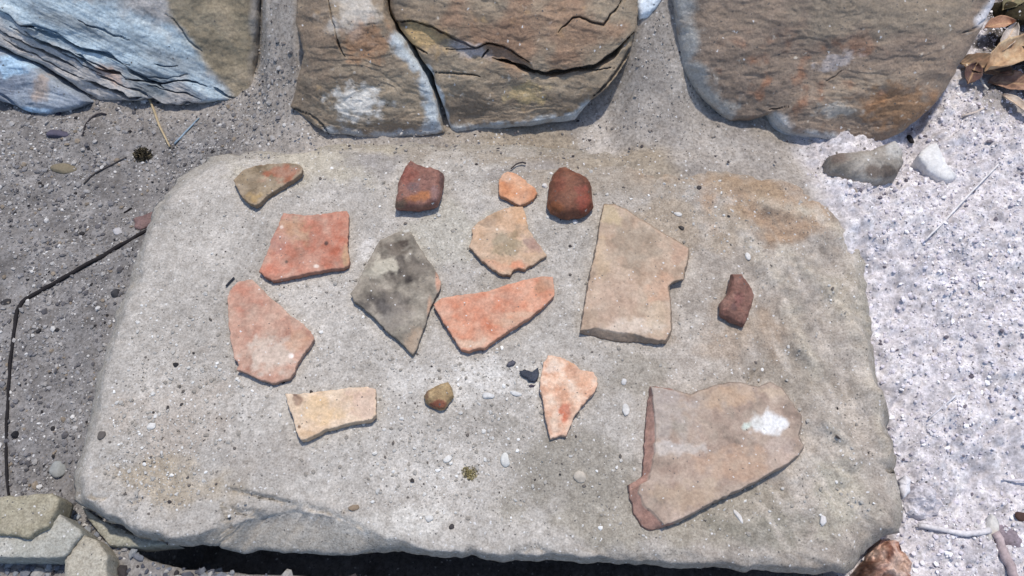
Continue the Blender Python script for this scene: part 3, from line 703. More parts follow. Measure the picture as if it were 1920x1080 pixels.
# ------------------------------------------------------------------ sherds
A_ = lambda pts: Zr(400, 280, 4.153, pts)
B2 = lambda pts: Zr(640, 280, 4.153, pts)
C3 = lambda pts: Zr(860, 280, 4.153, pts)
D4 = lambda pts: Zr(1060, 360, 3.6, pts)
E5 = lambda pts: Zr(400, 490, 3.0, pts)
F6 = lambda pts: Zr(640, 400, 3.857, pts)
G7 = lambda pts: Zr(760, 640, 4.364, pts)
H8 = lambda pts: Zr(1140, 680, 3.1775, pts)
SHERDS = [
 dict(name='pottery_sherd', label='olive brown curved sherd with a reddish right end, far left of the slab', px=A_([(160,240),(190,200),(250,150),(330,120),(430,110),(560,112),(650,120),(690,140),(700,165),(690,195),(650,225),(580,260),(500,305),(420,355),(350,425),(320,440),(270,412),(205,348),(175,280)]), th=.006,
      cols=[(122,106,84),(146,128,104),(160,142,116)], spots=[(535,325,36,18,(165,104,78),.8),(478,372,14,12,(178,146,92),.7),(492,335,10,8,(190,175,150),.5)], curve=-.9),
 dict(name='pottery_sherd', label='brick red four sided sherd with a small dark dot near its right side', px=A_([(545,495),(620,500),(700,515),(800,505),(920,490),(1040,470),(1057,500),(1050,640),(1045,760),(1058,870),(1050,900),(1010,920),(960,925),(800,950),(600,995),(455,1022),(400,982),(357,952),(385,880),(440,740),(500,600)]), th=.0062,
      cols=[(176,114,92),(192,130,108),(202,148,126)], spots=[(548,432,30,26,(186,146,116),.75),(612,462,34,36,(182,100,74),.6),(612,456,5,5,(80,44,40),1),(537,491,4,4,(100,70,60),.9),(528,426,4,4,(240,215,200),1),(593,499,6,4,(245,225,210),1),(520,450,30,20,(190,138,126),.5),(648,485,8,20,(188,150,110),.7),(520,505,30,10,(206,126,100),.6)], curve=.5),
 dict(name='pottery_sherd', label='pinkish pointed sherd left of the slab, pale and dusty at its lower end', px=E5([(90,160),(130,110),(215,95),(260,140),(330,215),(380,250),(430,300),(500,345),(545,390),(568,430),(520,500),(475,560),(455,615),(430,650),(345,682),(260,660),(180,624),(125,605),(140,590),(115,530),(92,430),(80,300),(78,200)]), th=.006,
      cols=[(186,138,118),(196,152,132),(206,170,150)], spots=[(505,665,46,32,(212,192,176),.8),(462,560,30,26,(196,134,112),.6),(546,667,6,6,(250,235,225),1),(470,575,20,12,(170,140,124),.5),(560,640,22,20,(204,160,130),.5)], curve=.4),
 dict(name='pottery_sherd', label='dark grey kite shaped sherd with a pinkish right edge', px=F6([(485,100),(510,140),(560,230),(640,350),(700,440),(722,490),(715,540),(660,645),(620,760),(580,880),(545,980),(515,1022),(440,942),(340,857),(250,767),(160,687),(87,627),(64,580),(110,510),(160,410),(220,290),(275,185),(360,145),(440,110)]), th=.006,
      cols=[(98,92,84),(136,128,116),(170,162,148)], spots=[(765,505,40,28,(66,60,57),.95),(742,463,26,13,(82,72,64),.9),(725,568,46,24,(84,78,74),.85),(758,430,12,5,(216,214,206),.9),(718,500,28,16,(196,188,170),.8),(822,525,7,26,(200,146,120),.95),(806,585,6,34,(190,150,124),.8),(776,640,18,24,(172,150,128),.8),(740,590,34,24,(128,122,118),.4),(700,515,20,10,(170,166,152),.5)], curve=.5),
 dict(name='pottery_sherd', label='small rough orange sherd just above the buff irregular one', px=C3([(330,200),(380,175),(430,185),(490,215),(540,260),(600,300),(615,335),(590,375),(540,405),(480,433),(430,412),(390,382),(320,357),(310,300),(315,240)]), th=.005,
      cols=[(202,132,92),(214,148,106),(222,164,124)], spots=[(948,330,14,8,(214,170,140),.6)], curve=.3),
 dict(name='pottery_sherd', label='buff irregular sherd with orange edges, touching the small orange one', px=C3([(430,437),(500,442),(525,520),(545,620),(580,680),(640,760),(688,825),(620,868),(515,936),(470,922),(420,946),(402,980),(310,963),(250,926),(170,856),(122,797),(83,752),(105,690),(100,610),(180,550),(270,490),(350,460)]), th=.005,
      cols=[(182,152,122),(202,168,138),(214,180,150)], spots=[(952,460,30,22,(150,134,106),.75),(912,418,20,8,(160,132,108),.6),(975,405,18,24,(212,164,122),.6),(970,498,20,10,(222,148,112),.8),(1000,460,18,16,(164,130,120),.7),(925,498,34,10,(216,158,124),.6),(932,430,3,3,(240,225,205),1)], curve=.5),
 dict(name='pottery_sherd', label='bright orange wedge shaped sherd touching the dark grey one', px=F6([(662,657),(720,612),(830,592),(960,577),(1080,557),(1200,517),(1330,477),(1450,452),(1530,452),(1538,520),(1545,590),(1480,657),(1350,761),(1200,855),(1040,970),(1010,970),(915,994),(862,980),(822,918),(742,790)]), th=.0065,
      cols=[(204,132,102),(214,148,118),(220,166,138)], spots=[(1020,535,20,18,(184,140,112),.7),(960,600,40,12,(202,160,130),.5),(880,645,50,9,(220,184,158),.8),(990,590,60,5,(222,178,150),.7),(905,580,50,30,(210,126,92),.45),(835,570,20,14,(224,160,132),.5)], curve=.4),
 dict(name='pottery_sherd', label='large flat buff sherd with a notch in its right side and a thick front edge', px=D4([(260,88),(330,88),(410,117),(500,182),(600,242),(700,302),(780,342),(828,377),(828,440),(818,500),(798,585),(740,597),(692,635),(706,720),(712,800),(716,930),(694,975),(676,1002),(560,985),(400,952),(200,922),(100,935),(125,800),(150,650),(180,500),(215,350),(235,200)]),
      base=D4([(258,84),(330,84),(412,113),(502,178),(602,238),(702,298),(782,338),(834,373),(834,440),(824,504),(804,594),(744,604),(698,640),(712,720),(718,800),(724,930),(702,990),(680,1028),(540,1022),(400,1020),(250,995),(92,958),(119,800),(144,650),(174,500),(209,350),(229,200)]), th=.0085,
      cols=[(166,142,120),(186,160,138),(198,174,152)], spots=[(1195,455,46,40,(158,142,124),.65),(1145,400,24,26,(196,176,138),.6),(1125,480,16,40,(206,178,144),.5),(1245,545,30,28,(206,164,136),.6),(1272,470,16,22,(188,148,124),.6),(1180,612,60,14,(222,206,190),.6),(1150,560,40,50,(198,170,150),.5),(1230,590,24,30,(212,190,164),.5)], curve=.15),
 dict(name='pottery_sherd', label='cream curved rim sherd at the near left of the slab', px=E5([(405,747),(460,747),(540,740),(640,727),(760,712),(860,707),(913,722),(918,790),(917,862),(897,890),(800,903),(700,925),(620,950),(550,989),(492,1008),(472,960),(442,860),(417,800)]), th=.0075,
      cols=[(214,182,150),(224,196,166),(230,208,184)], spots=[(558,752,12,12,(150,116,96),.8),(553,740,5,4,(110,84,74),.9),(561,800,4,4,(120,90,66),.9),(682,755,34,36,(218,188,168),.7),(600,770,40,24,(230,194,146),.5),(580,815,28,8,(206,172,134),.5)], curve=-.4),
 dict(name='pottery_sherd', label='pale orange triangular sherd pointing down, beside the dark slate chips', px=G7([(1172,108),(1240,118),(1310,142),(1380,182),(1440,232),(1535,244),(1572,300),(1572,380),(1528,438),(1448,518),(1388,606),(1338,718),(1318,764),(1260,760),(1187,784),(1167,720),(1142,600),(1132,500),(1102,390),(1107,280),(1132,170)]), th=.006,
      cols=[(206,148,116),(222,172,142),(230,194,168),(232,208,188)], spots=[(1062,775,12,16,(206,122,92),.85),(1036,690,14,12,(234,212,194),.6),(1100,715,20,20,(226,166,130),.6),(1070,675,14,8,(210,160,120),.5),(1040,795,12,16,(236,212,190),.6)], curve=.6, psize=.012, bump=.0012),
 dict(name='pottery_sherd', label='largest sherd, greyish pink with a white patch and a broken red left edge', px=H8([(258,140),(330,152),(400,167),(490,192),(570,162),(660,132),(740,120),(820,127),(890,152),(960,120),(1030,152),(1080,222),(1138,310),(1148,370),(1130,440),(1158,500),(1133,551),(1060,606),(900,696),(700,796),(520,886),(400,946),(335,968),(300,925),(222,862),(182,775),(192,725),(246,700),(275,560),(285,430),(278,300)]),
      base=H8([(246,140),(330,148),(400,163),(490,188),(570,158),(660,128),(740,116),(820,123),(890,148),(960,116),(1034,148),(1084,222),(1142,310),(1154,370),(1136,440),(1164,500),(1139,560),(1066,616),(906,706),(706,806),(526,896),(406,958),(330,984),(245,1002),(190,980),(150,900),(125,800),(116,722),(200,690),(208,560),(214,440),(228,280)]), th=.0085, c_px=(1330, 850),
      cols=[(148,130,117),(170,148,133),(184,164,149)], spots=[(1440,795,30,20,(240,240,240),1.0),(1462,798,14,13,(236,236,236),.9),(1420,792,12,12,(230,232,230),.9),(1402,798,9,7,(214,226,216),.8),(1250,770,50,60,(178,168,162),.6),(1360,745,60,24,(196,166,138),.6),(1310,880,60,30,(170,142,126),.55),(1400,870,90,30,(194,160,134),.55),(1265,840,50,14,(206,198,192),.6),(1290,930,70,26,(186,162,138),.6),(1275,800,18,12,(146,138,126),.5),(1450,735,24,10,(206,184,160),.6),(1465,850,30,30,(194,176,166),.5)], curve=.2, side=(178,136,122)),
]
def sherd(d, i):
    th = d['th']; seed = 200 + i * 11
    c0 = np.mean(np.array(d['px']), 0)
    p0 = atz(c0[0], c0[1], H0 + th)
    zt = float(slab_h(np.array([p0[0]]), np.array([p0[1]]))[0]) + th + 0.0006
    tp = atz(*np.array(d['px'], float).T, zt)[:, :2]
    bs = atz(*np.array(d['base'], float).T, zt - th)[:, :2] if 'base' in d else None
    c = atz(float(d['c_px'][0]), float(d['c_px'][1]), zt)[:2] if 'c_px' in d else None
    x, y, z, e, s, Q, T = loft(tp, bs, n=300, n_top=54, n_side=7, n_bot=4, thick=th, drop=.0009, width=.0016, scale=.985, rough=.0011, rsize=.005, seed=seed, c=c)
    cx, cy = x[0], y[0]
    P = P3(x, y)
    # follow the average lie of the slab below
    sp = slab_h(tp[:, 0], tp[:, 1]); Am = np.c_[tp - [cx, cy], np.ones(len(tp))]
    co = np.linalg.lstsq(Am, sp, rcond=None)[0]; res = (sp - Am @ co)
    pl = co[0] * (x - cx) + co[1] * (y - cy) + co[2]
    r2 = (x - cx) ** 2 + (y - cy) ** 2; rm2 = max(1e-5, ((tp - [cx, cy]) ** 2).sum(1).mean())
    cur = -d['curve'] * 0.0022 * (r2 / rm2 - 0.6)
    bmp = d.get('bump', .0005)
    h = (fbm(P, .014, 4, seed + 1) * bmp + fbm(P, .004, 3, seed + 2) * bmp * .35) * (s == 0)
    sd = (s > 0) & (s < 1)
    rr = fbm(P3(x, y, z * 1.5), .004, 3, seed + 3) * .0007 * sd
    ln = np.sqrt(r2) + 1e-6
    x = x + (x - cx) / ln * rr; y = y + (y - cy) / ln * rr
    zz = pl + th + z + cur + h + 0.4 * np.abs(res).max() + 0.0007
    V = P3(x, y, zz)
    u, v = photo(V)
    col = pal(V, [C(*np.clip(np.array(q) * f_, 0, 250)) for q, f_ in zip(d['cols'], (.93, 1, 1.03, 1.04))], d.get('psize', .016), seed + 4, 5, 1.4, gain=.62)
    for (cu, cv, ru, rv, cc_, a) in d['spots']:
        small = ru < 8
        col = mix(col, C(*cc_, .80 if not small else .85), blob(u, v, cu, cv, ru * (1.0 if small else 1.15), rv * (1.0 if small else 1.15), V, .15 if small else .75, size=.008, seed=seed + cu % 7) * min(1, a * 1.15))
    col = col * (1 + .14 * fbm(V, .005, 3, seed + 5)[:, None])
    col = mix(col, C(204, 190, 172), np.clip(.14 + .34 * fbm(V, .012, 4, seed + 6), 0, .34))
    col = col + (col.mean(1, keepdims=True) - col) * .04
    # worn dusty rim, rougher fabric on the break
    col = mix(col, col.mean(0) * 1.12, np.clip(1 - e / .0025, 0, 1) * .35 * (s == 0))
    sidec = C(*d['side']) if 'side' in d else col.mean(0) * 0.8
    if 'side' in d: sidec = np.where((u < 1262)[:, None], sidec, col.mean(0) * .85)
    col = col * (1 - .8 * (s > 0))[:, None] + sidec * (.8 * (s > 0))[:, None]
    if 'side' in d: col = col * np.where(s > 0, 1 + .3 * fbm(V, .006, 3, seed + 8), 1)[:, None]
    o = mesh_np(d['name'], V, Q, T, col, M_clay, loc=(cx, cy, float(zz.min())))
    return tag(o, d['label'], 'potsherd', 'potsherds laid out on the slab')
for i, d in enumerate(SHERDS): sherd(d, i)

LUMPS = [
 dict(name='red_stone', label='angular red brown stone with an orange streak, in the far row on the slab', px=B2([(540,105),(600,135),(680,165),(770,185),(805,215),(800,280),(780,370),(755,435),(700,450),(600,466),(500,466),(418,460),(422,400),(440,350),(435,290),(470,215),(505,150)]), th=.017, drop=.006, width=.008, cols=[(114,76,68),(140,98,86),(158,116,102)],
      spots=[(790,368,34,10,(176,112,66),.8,-15),(765,330,18,22,(150,84,68),.6,0),(775,350,16,12,(112,92,94),.7,0),(815,360,12,16,(150,120,118),.7,0),(748,382,16,10,(128,106,88),.9,0),(828,330,6,26,(90,70,68),.7,0)], amp=.0026, asz=.014),
 dict(name='red_stone', label='smooth rounded dark red pebble, right of the small orange sherd', px=C3([(780,150),(830,145),(900,185),(990,225),(1030,280),(1040,380),(1048,430),(1015,478),(960,511),(880,514),(860,523),(790,511),(720,477),(692,425),(705,350),(710,260),(735,195)]), th=.020, drop=.010, width=.016, cols=[(106,66,50),(126,80,60),(142,96,74)],
      spots=[(1095,380,16,26,(148,70,54),.7,0),(1045,390,22,12,(150,90,52),.7,0),(1050,345,14,20,(128,66,48),.5,0),(1090,355,16,8,(146,80,66),.6,0)], amp=.0014, asz=.02),
 dict(name='red_stone', label='dull maroon oblong stone lying alone on the right of the slab', px=D4([(1115,560),(1180,560),(1215,610),(1260,660),(1268,720),(1245,790),(1225,860),(1200,910),(1120,876),(1042,828),(1045,750),(1095,690),(1105,620)]), th=.013, drop=.005, width=.007, cols=[(108,76,66),(134,96,84),(156,120,106)], spots=[(1375,575,8,10,(90,66,66),.6,0),(1385,560,10,16,(150,98,92),.5,0)], amp=.0026, asz=.010),
 dict(name='tan_stone', label='tiny tan and brown stone between the cream sherd and the triangular sherd', px=G7([(355,335),(380,385),(396,450),(350,508),(320,552),(285,558),(230,541),(165,497),(150,450),(180,410),(250,370),(310,345)]), th=.010, drop=.004, width=.006, cols=[(150,124,90),(172,146,108),(186,164,126)], spots=[(820,758,20,9,(132,76,56),.95,0),(800,742,6,14,(110,80,60),.8,0)], amp=.0014, asz=.009),
 dict(name='slate_chip', label='dark blue black chip touching the left side of the triangular sherd', px=G7([(930,245),(985,238),(1040,250),(1092,212),(1098,260),(1085,310),(1060,335),(1010,325),(985,300),(950,280)]), th=.004, drop=.001, width=.002, cols=[(46,52,66),(66,74,90)], spots=[], amp=.0008, asz=.008),
 dict(name='slate_chip', label='small grey chip up and left of the blue black chip', px=G7([(828,195),(845,165),(880,150),(905,170),(890,195),(850,205)]), th=.003, drop=.001, width=.002, cols=[(82,82,94),(112,110,120)], spots=[], amp=.0006, asz=.008),
 dict(name='slate_chip', label='tiny dark purple chip just below the blue black chip', px=G7([(1008,360),(1030,350),(1062,358),(1055,375),(1020,375)]), th=.002, drop=.001, width=.002, cols=[(80,70,86),(100,92,104)], spots=[], amp=.0004, asz=.008),
]
for i, d in enumerate(LUMPS):
    th = d['th']; seed = 400 + i * 7
    c0 = np.mean(np.array(d['px']), 0); p0 = atz(c0[0], c0[1], H0 + th * .6)
    zs = float(slab_h(np.array([p0[0]]), np.array([p0[1]]))[0])
    tp = atz(*np.array(d['px'], float).T, zs + th * .45)[:, :2]
    cen = centroid(resample(tp, 100))
    x, y, z, e, s, Q, T = loft(cen + (tp - cen) * .97, None, n=200, n_top=40, n_side=8, n_bot=4, thick=th, drop=d['drop'], width=d['width'], scale=.88, rough=.0006, rsize=.006, seed=seed, bulge=d['drop'] * .25, dense_edge=1.05)
    P = P3(x, y, z)
    h = d['amp'] * fbm(P, d['asz'], 4, seed + 1) + np.minimum(0, .5 * d['amp'] * fbm(P, d['asz'] * 1.7, 2, seed + 3))
    V = P3(x + .3 * h, y - .2 * h, zs + th + z + h * (s < .7) - 0.0004)
    u, v = photo(V)
    col = pal(V, [C(*q) for q in d['cols']], .012, seed + 4, 5, 1.2)
    for (cu, cv, ru, rv, cc_, a, rt) in d['spots']: col = mix(col, C(*cc_), blob(u, v, cu, cv, ru, rv, V, .5, rot=rt, size=.006, seed=seed) * a)
    o = mesh_np(d['name'], V, Q, T, col, M_lump, loc=(x[0], y[0], float(V[:, 2].min())))
    tag(o, d['label'], 'chip' if 'chip' in d['name'] else 'stone')

# ------------------------------------------------------------------ where a sight line meets slab or ground
slab_poly = lip
def inside(px_, py_, poly):
    r = np.zeros(px_.shape, bool); n = len(poly); j = n - 1
    for i in range(n):
        xi, yi = poly[i]; xj, yj = poly[j]
        cnd = ((yi > py_) != (yj > py_)) & (px_ < (xj - xi) * (py_ - yi) / (yj - yi + 1e-12) + xi)
        r ^= cnd; j = i
    return r
# ------------------------------------------------------------------ loose grit (uncountable): one object per kind
_t = (1 + 5 ** .5) / 2
ICO = np.array([(-1,_t,0),(1,_t,0),(-1,-_t,0),(1,-_t,0),(0,-1,_t),(0,1,_t),(0,-1,-_t),(0,1,-_t),(_t,0,-1),(_t,0,1),(-_t,0,-1),(-_t,0,1)]); ICO /= np.linalg.norm(ICO[0])
ICOF = np.array([(0,11,5),(0,5,1),(0,1,7),(0,7,10),(0,10,11),(1,5,9),(5,11,4),(11,10,2),(10,7,6),(7,1,8),(3,9,4),(3,4,2),(3,2,6),(3,6,8),(3,8,9),(4,9,5),(2,4,11),(6,2,10),(8,6,7),(9,8,1)])
OCT = np.array([(1,0,0),(-1,0,0),(0,1,0),(0,-1,0),(0,0,1),(0,0,-1)], float)
OCTF = np.array([(0,2,4),(2,1,4),(1,3,4),(3,0,4),(2,0,5),(1,2,5),(3,1,5),(0,3,5)])
def chunks(name, pos, size, col, seed, label, flat=0.6, mat=None, sink=0.25, kind='stuff', fine=.0021):
    big = size >= fine
    Vs, Fs, Cs, off = [], [], [], 0
    for sel, BV, BF in ((big, ICO, ICOF), (~big, OCT, OCTF)):
        if not sel.any(): continue
        a, b, c = chunk_arrays(pos[sel], size[sel], col[sel], seed, flat, sink, BV, BF)
        Vs.append(a); Fs.append(b + off); Cs.append(c); off += len(a)
    o = mesh_np(name, np.concatenate(Vs), None, np.concatenate(Fs), np.concatenate(Cs), mat or M_grit, smooth=False)
    if kind: o['kind'] = kind
    return tag(o, label)
def chunk_arrays(pos, size, col, seed, flat, sink, ICO, ICOF):
    k = len(ICO)
    r = np.random.RandomState(seed); n = len(pos)
    q = r.normal(size=(n, 4)); q /= np.linalg.norm(q, axis=1)[:, None]
    a, b, c, d = q.T
    Rm = np.stack([np.stack([1-2*(c*c+d*d), 2*(b*c-a*d), 2*(b*d+a*c)], -1), np.stack([2*(b*c+a*d), 1-2*(b*b+d*d), 2*(c*d-a*b)], -1), np.stack([2*(b*d-a*c), 2*(c*d+a*b), 1-2*(b*b+c*c)], -1)], 1)
    base = ICO[None] * (0.75 + 0.5 * r.rand(n, k, 1))
    base = base * (0.6 + 0.8 * r.rand(n, 1, 3))
    W = np.einsum('nij,nkj->nki', Rm, base); W[:, :, 2] *= flat
    Wv = pos[:, None, :] + W * (size[:, None, None] * .5)
    Wv[:, :, 2] += (size * .5 * flat * (1 - 2 * sink))[:, None]
    F = (ICOF[None] + k * np.arange(n)[:, None, None]).reshape(-1, 3)
    return Wv.reshape(-1, 3), F, np.repeat(col, k, 0)
R = np.random.RandomState(99)
def pick(cols, n, wts=None, kk=.8):
    cols = np.array([C(*c, kk) for c in cols]); k = R.choice(len(cols), n, p=wts)
    return cols[k] * (0.85 + 0.3 * R.rand(n, 1))
def sizes(n, lo, hi, a=2.6):
    t = R.rand(n); return (lo ** (1 - a) + t * (hi ** (1 - a) - lo ** (1 - a))) ** (1 / (1 - a))
# left, dark gritty ground
n = 62000
x = R.uniform(-.52, -.16, n); y = R.uniform(-.20, .30, n)
keep = ~inside(x, y, slab_poly) & (ground_smooth(x, y) < 0.09) & (R.rand(n) < .55 + .5 * fbm(P3(x, y), .04, 3, 301))
keep &= (R.rand(n) > .72 * sstep(-.27, -.18, x))
x, y = x[keep], y[keep]; n = len(x)
sz = sizes(n, .0009, .0055, 3.0)
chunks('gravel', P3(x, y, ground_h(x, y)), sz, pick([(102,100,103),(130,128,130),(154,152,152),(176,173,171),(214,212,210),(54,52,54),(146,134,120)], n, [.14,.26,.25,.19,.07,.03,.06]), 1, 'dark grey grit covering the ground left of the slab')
# front, coarse blue grey gravel
n = 2600
x = R.uniform(-.40, .235, n); y = R.uniform(-.26, -.17, n)
keep = ~inside(x, y, slab_poly); x, y = x[keep], y[keep]; n = len(x)
chunks('gravel', P3(x, y, ground_h(x, y)), sizes(n, .002, .010, 2.0), pick([(92,94,104),(124,128,138),(150,154,160),(180,178,176),(70,66,68)], n, [.28,.28,.2,.12,.12]), 2, 'coarse blue grey gravel in front of the slab')
# right, crumbly dust, daylight brightness put into its pale colour
n = 60000
x = R.uniform(.22, .58, n); y = R.uniform(-.23, .40, n)
keep = ~inside(x, y, slab_poly) & ((right_mask(x, y) > .35) | (y < .12)) & (R.rand(n) < .5 + .6 * fbm(P3(x, y), .05, 3, 302))
x, y = x[keep], y[keep]; n = len(x)
chunks('dust_crumbs', P3(x, y, ground_h(x, y)), sizes(n, .0009, .0045, 3.0), pick([(176,171,180),(204,199,207),(224,220,226),(242,240,242),(108,102,110)], n, [.21,.35,.27,.13,.04], .97), 3, 'crumbs of dry earth right of the slab, daylight brightness put into their pale lavender colour')
# joints and the far edge of the slab
n = 22000
x = R.uniform(-.26, .36, n); y = R.uniform(.10, .34, n)
keep = (R.rand(n) < .35 + .7 * fbm(P3(x, y), .03, 3, 303)) & ((y > .125) | ~inside(x, y, slab_poly)) & (right_mask(x, y) < .4)
x, y = x[keep], y[keep]; n = len(x)
zj = np.where(inside(x, y, slab_poly) & (slab_h(x, y) - .008 > ground_h(x, y)), slab_h(x, y) - .006, ground_h(x, y))
chunks('grit', P3(x, y, zj), sizes(n, .0007, .0032, 3.0), pick([(130,124,120),(160,154,148),(190,186,182),(84,78,80),(214,210,206)], n, [.3,.34,.16,.12,.08]), 4, 'grey grit in the joints between the boulders')
# slab crumbs
n = 42000
u = R.uniform(170, 1660, n); v = R.uniform(285, 1030, n)
p = on_slab(u, v)
dens = .10 + .22 * fbm(p, .05, 3, 304) + .55 * blob(u, v, 260, 870, 170, 110) + .30 * blob(u, v, 320, 700, 150, 160) + .35 * blob(u, v, 800, 310, 330, 60) + .28 * blob(u, v, 840, 850, 280, 130) + .25 * blob(u, v, 940, 700, 160, 50) + .2 * blob(u, v, 1280, 400, 160, 90) + .12 * blob(u, v, 700, 640, 480, 300)
keep = (R.rand(n) < dens) & inside(p[:, 0], p[:, 1], top)
u, v, p = u[keep], v[keep], p[keep]; n = len(u)
sz = sizes(n, .0008, .0036, 2.9)
rimd = np.minimum.reduce([np.hypot(p[:, 0] - a[0], p[:, 1] - a[1]) for a in resample(top, 160)])
p[:, 2] -= .005 * np.clip(1 - rimd / .02, 0, 1) ** 2
p[:, 2] -= .009 * np.clip(1 - rimd / .05, 0, 1) ** 2 * sstep(.08, .12, p[:, 1])
ok = rimd > .006
u, v, p, sz = u[ok], v[ok], p[ok], sz[ok]; n = len(u)
chunks('stone_crumbs', p, sz, pick([(180,176,170),(160,154,146),(206,204,200),(236,235,232),(110,104,100),(70,66,66)], n, [.36,.22,.22,.13,.05,.02]), 5, 'fine pale and dark crumbs strewn over the slab', flat=.55)

# ------------------------------------------------------------------ single pebbles one can point to
def pebble(name, label, cat, u, v, ru, rv, rot, colr, where='slab', flat=.6, seed=0, group=None, mat=None, jag=.25, parent=None):
    p = (on_slab if where == 'slab' else on_ground)([u], [v])[0]
    mm = np.linalg.norm(p - CAM) / FPX
    # sphere grid
    nu, nv = 18, 11
    th = np.linspace(0, math.pi, nv); ph = np.linspace(0, 2 * math.pi, nu, endpoint=False)
    Tt, Pp = np.meshgrid(th[1:-1], ph, indexing='ij')
    S_ = np.stack([np.sin(Tt) * np.cos(Pp), np.sin(Tt) * np.sin(Pp), np.cos(Tt)], -1).reshape(-1, 3)
    S_ = np.vstack([[0, 0, 1], S_, [0, 0, -1]])
    S_ = S_ * (1 + jag * fbm(S_ * .01 + seed * .13, .012, 2, seed))[:, None]
    rq = np.random.RandomState(seed)
    for _ in range(7):                                    # flat broken faces
        nn = rq.normal(size=3); nn /= np.linalg.norm(nn); dd = .62 + .25 * rq.rand()
        ov = np.maximum(S_ @ nn - dd, 0); S_ = S_ - ov[:, None] * nn
    a = rad(-rot); k = mm
    xx = S_[:, 0] * ru * k; yy = S_[:, 1] * rv * k * 1.1
    h = min(ru, rv) * k * flat
    V = np.stack([p[0] + xx * math.cos(a) - yy * math.sin(a), p[1] + xx * math.sin(a) + yy * math.cos(a), p[2] + h * .35 + S_[:, 2] * h], -1)
    i = np.arange(nu); j = (i + 1) % nu
    T = [np.stack([0 * i, 1 + i, 1 + j], -1)]; Qs = []
    for r in range(nv - 3): Qs.append(np.stack([1 + r * nu + i, 1 + (r + 1) * nu + i, 1 + (r + 1) * nu + j, 1 + r * nu + j], -1))
    T.append(np.stack([1 + (nv - 3) * nu + i, 0 * i + len(V) - 1, 1 + (nv - 3) * nu + j], -1))
    cb = C(*colr) * (.86 if colr[0] > 200 else 1); col = pal(V, [cb * .8, cb, cb * 1.12], .006, seed + 5)
    o = mesh_np(name, V, np.concatenate(Qs), np.concatenate(T), col, mat or M_peb, loc=(p[0], p[1], float(V[:, 2].min())), parent=parent)
    return tag(o, label, cat, group)
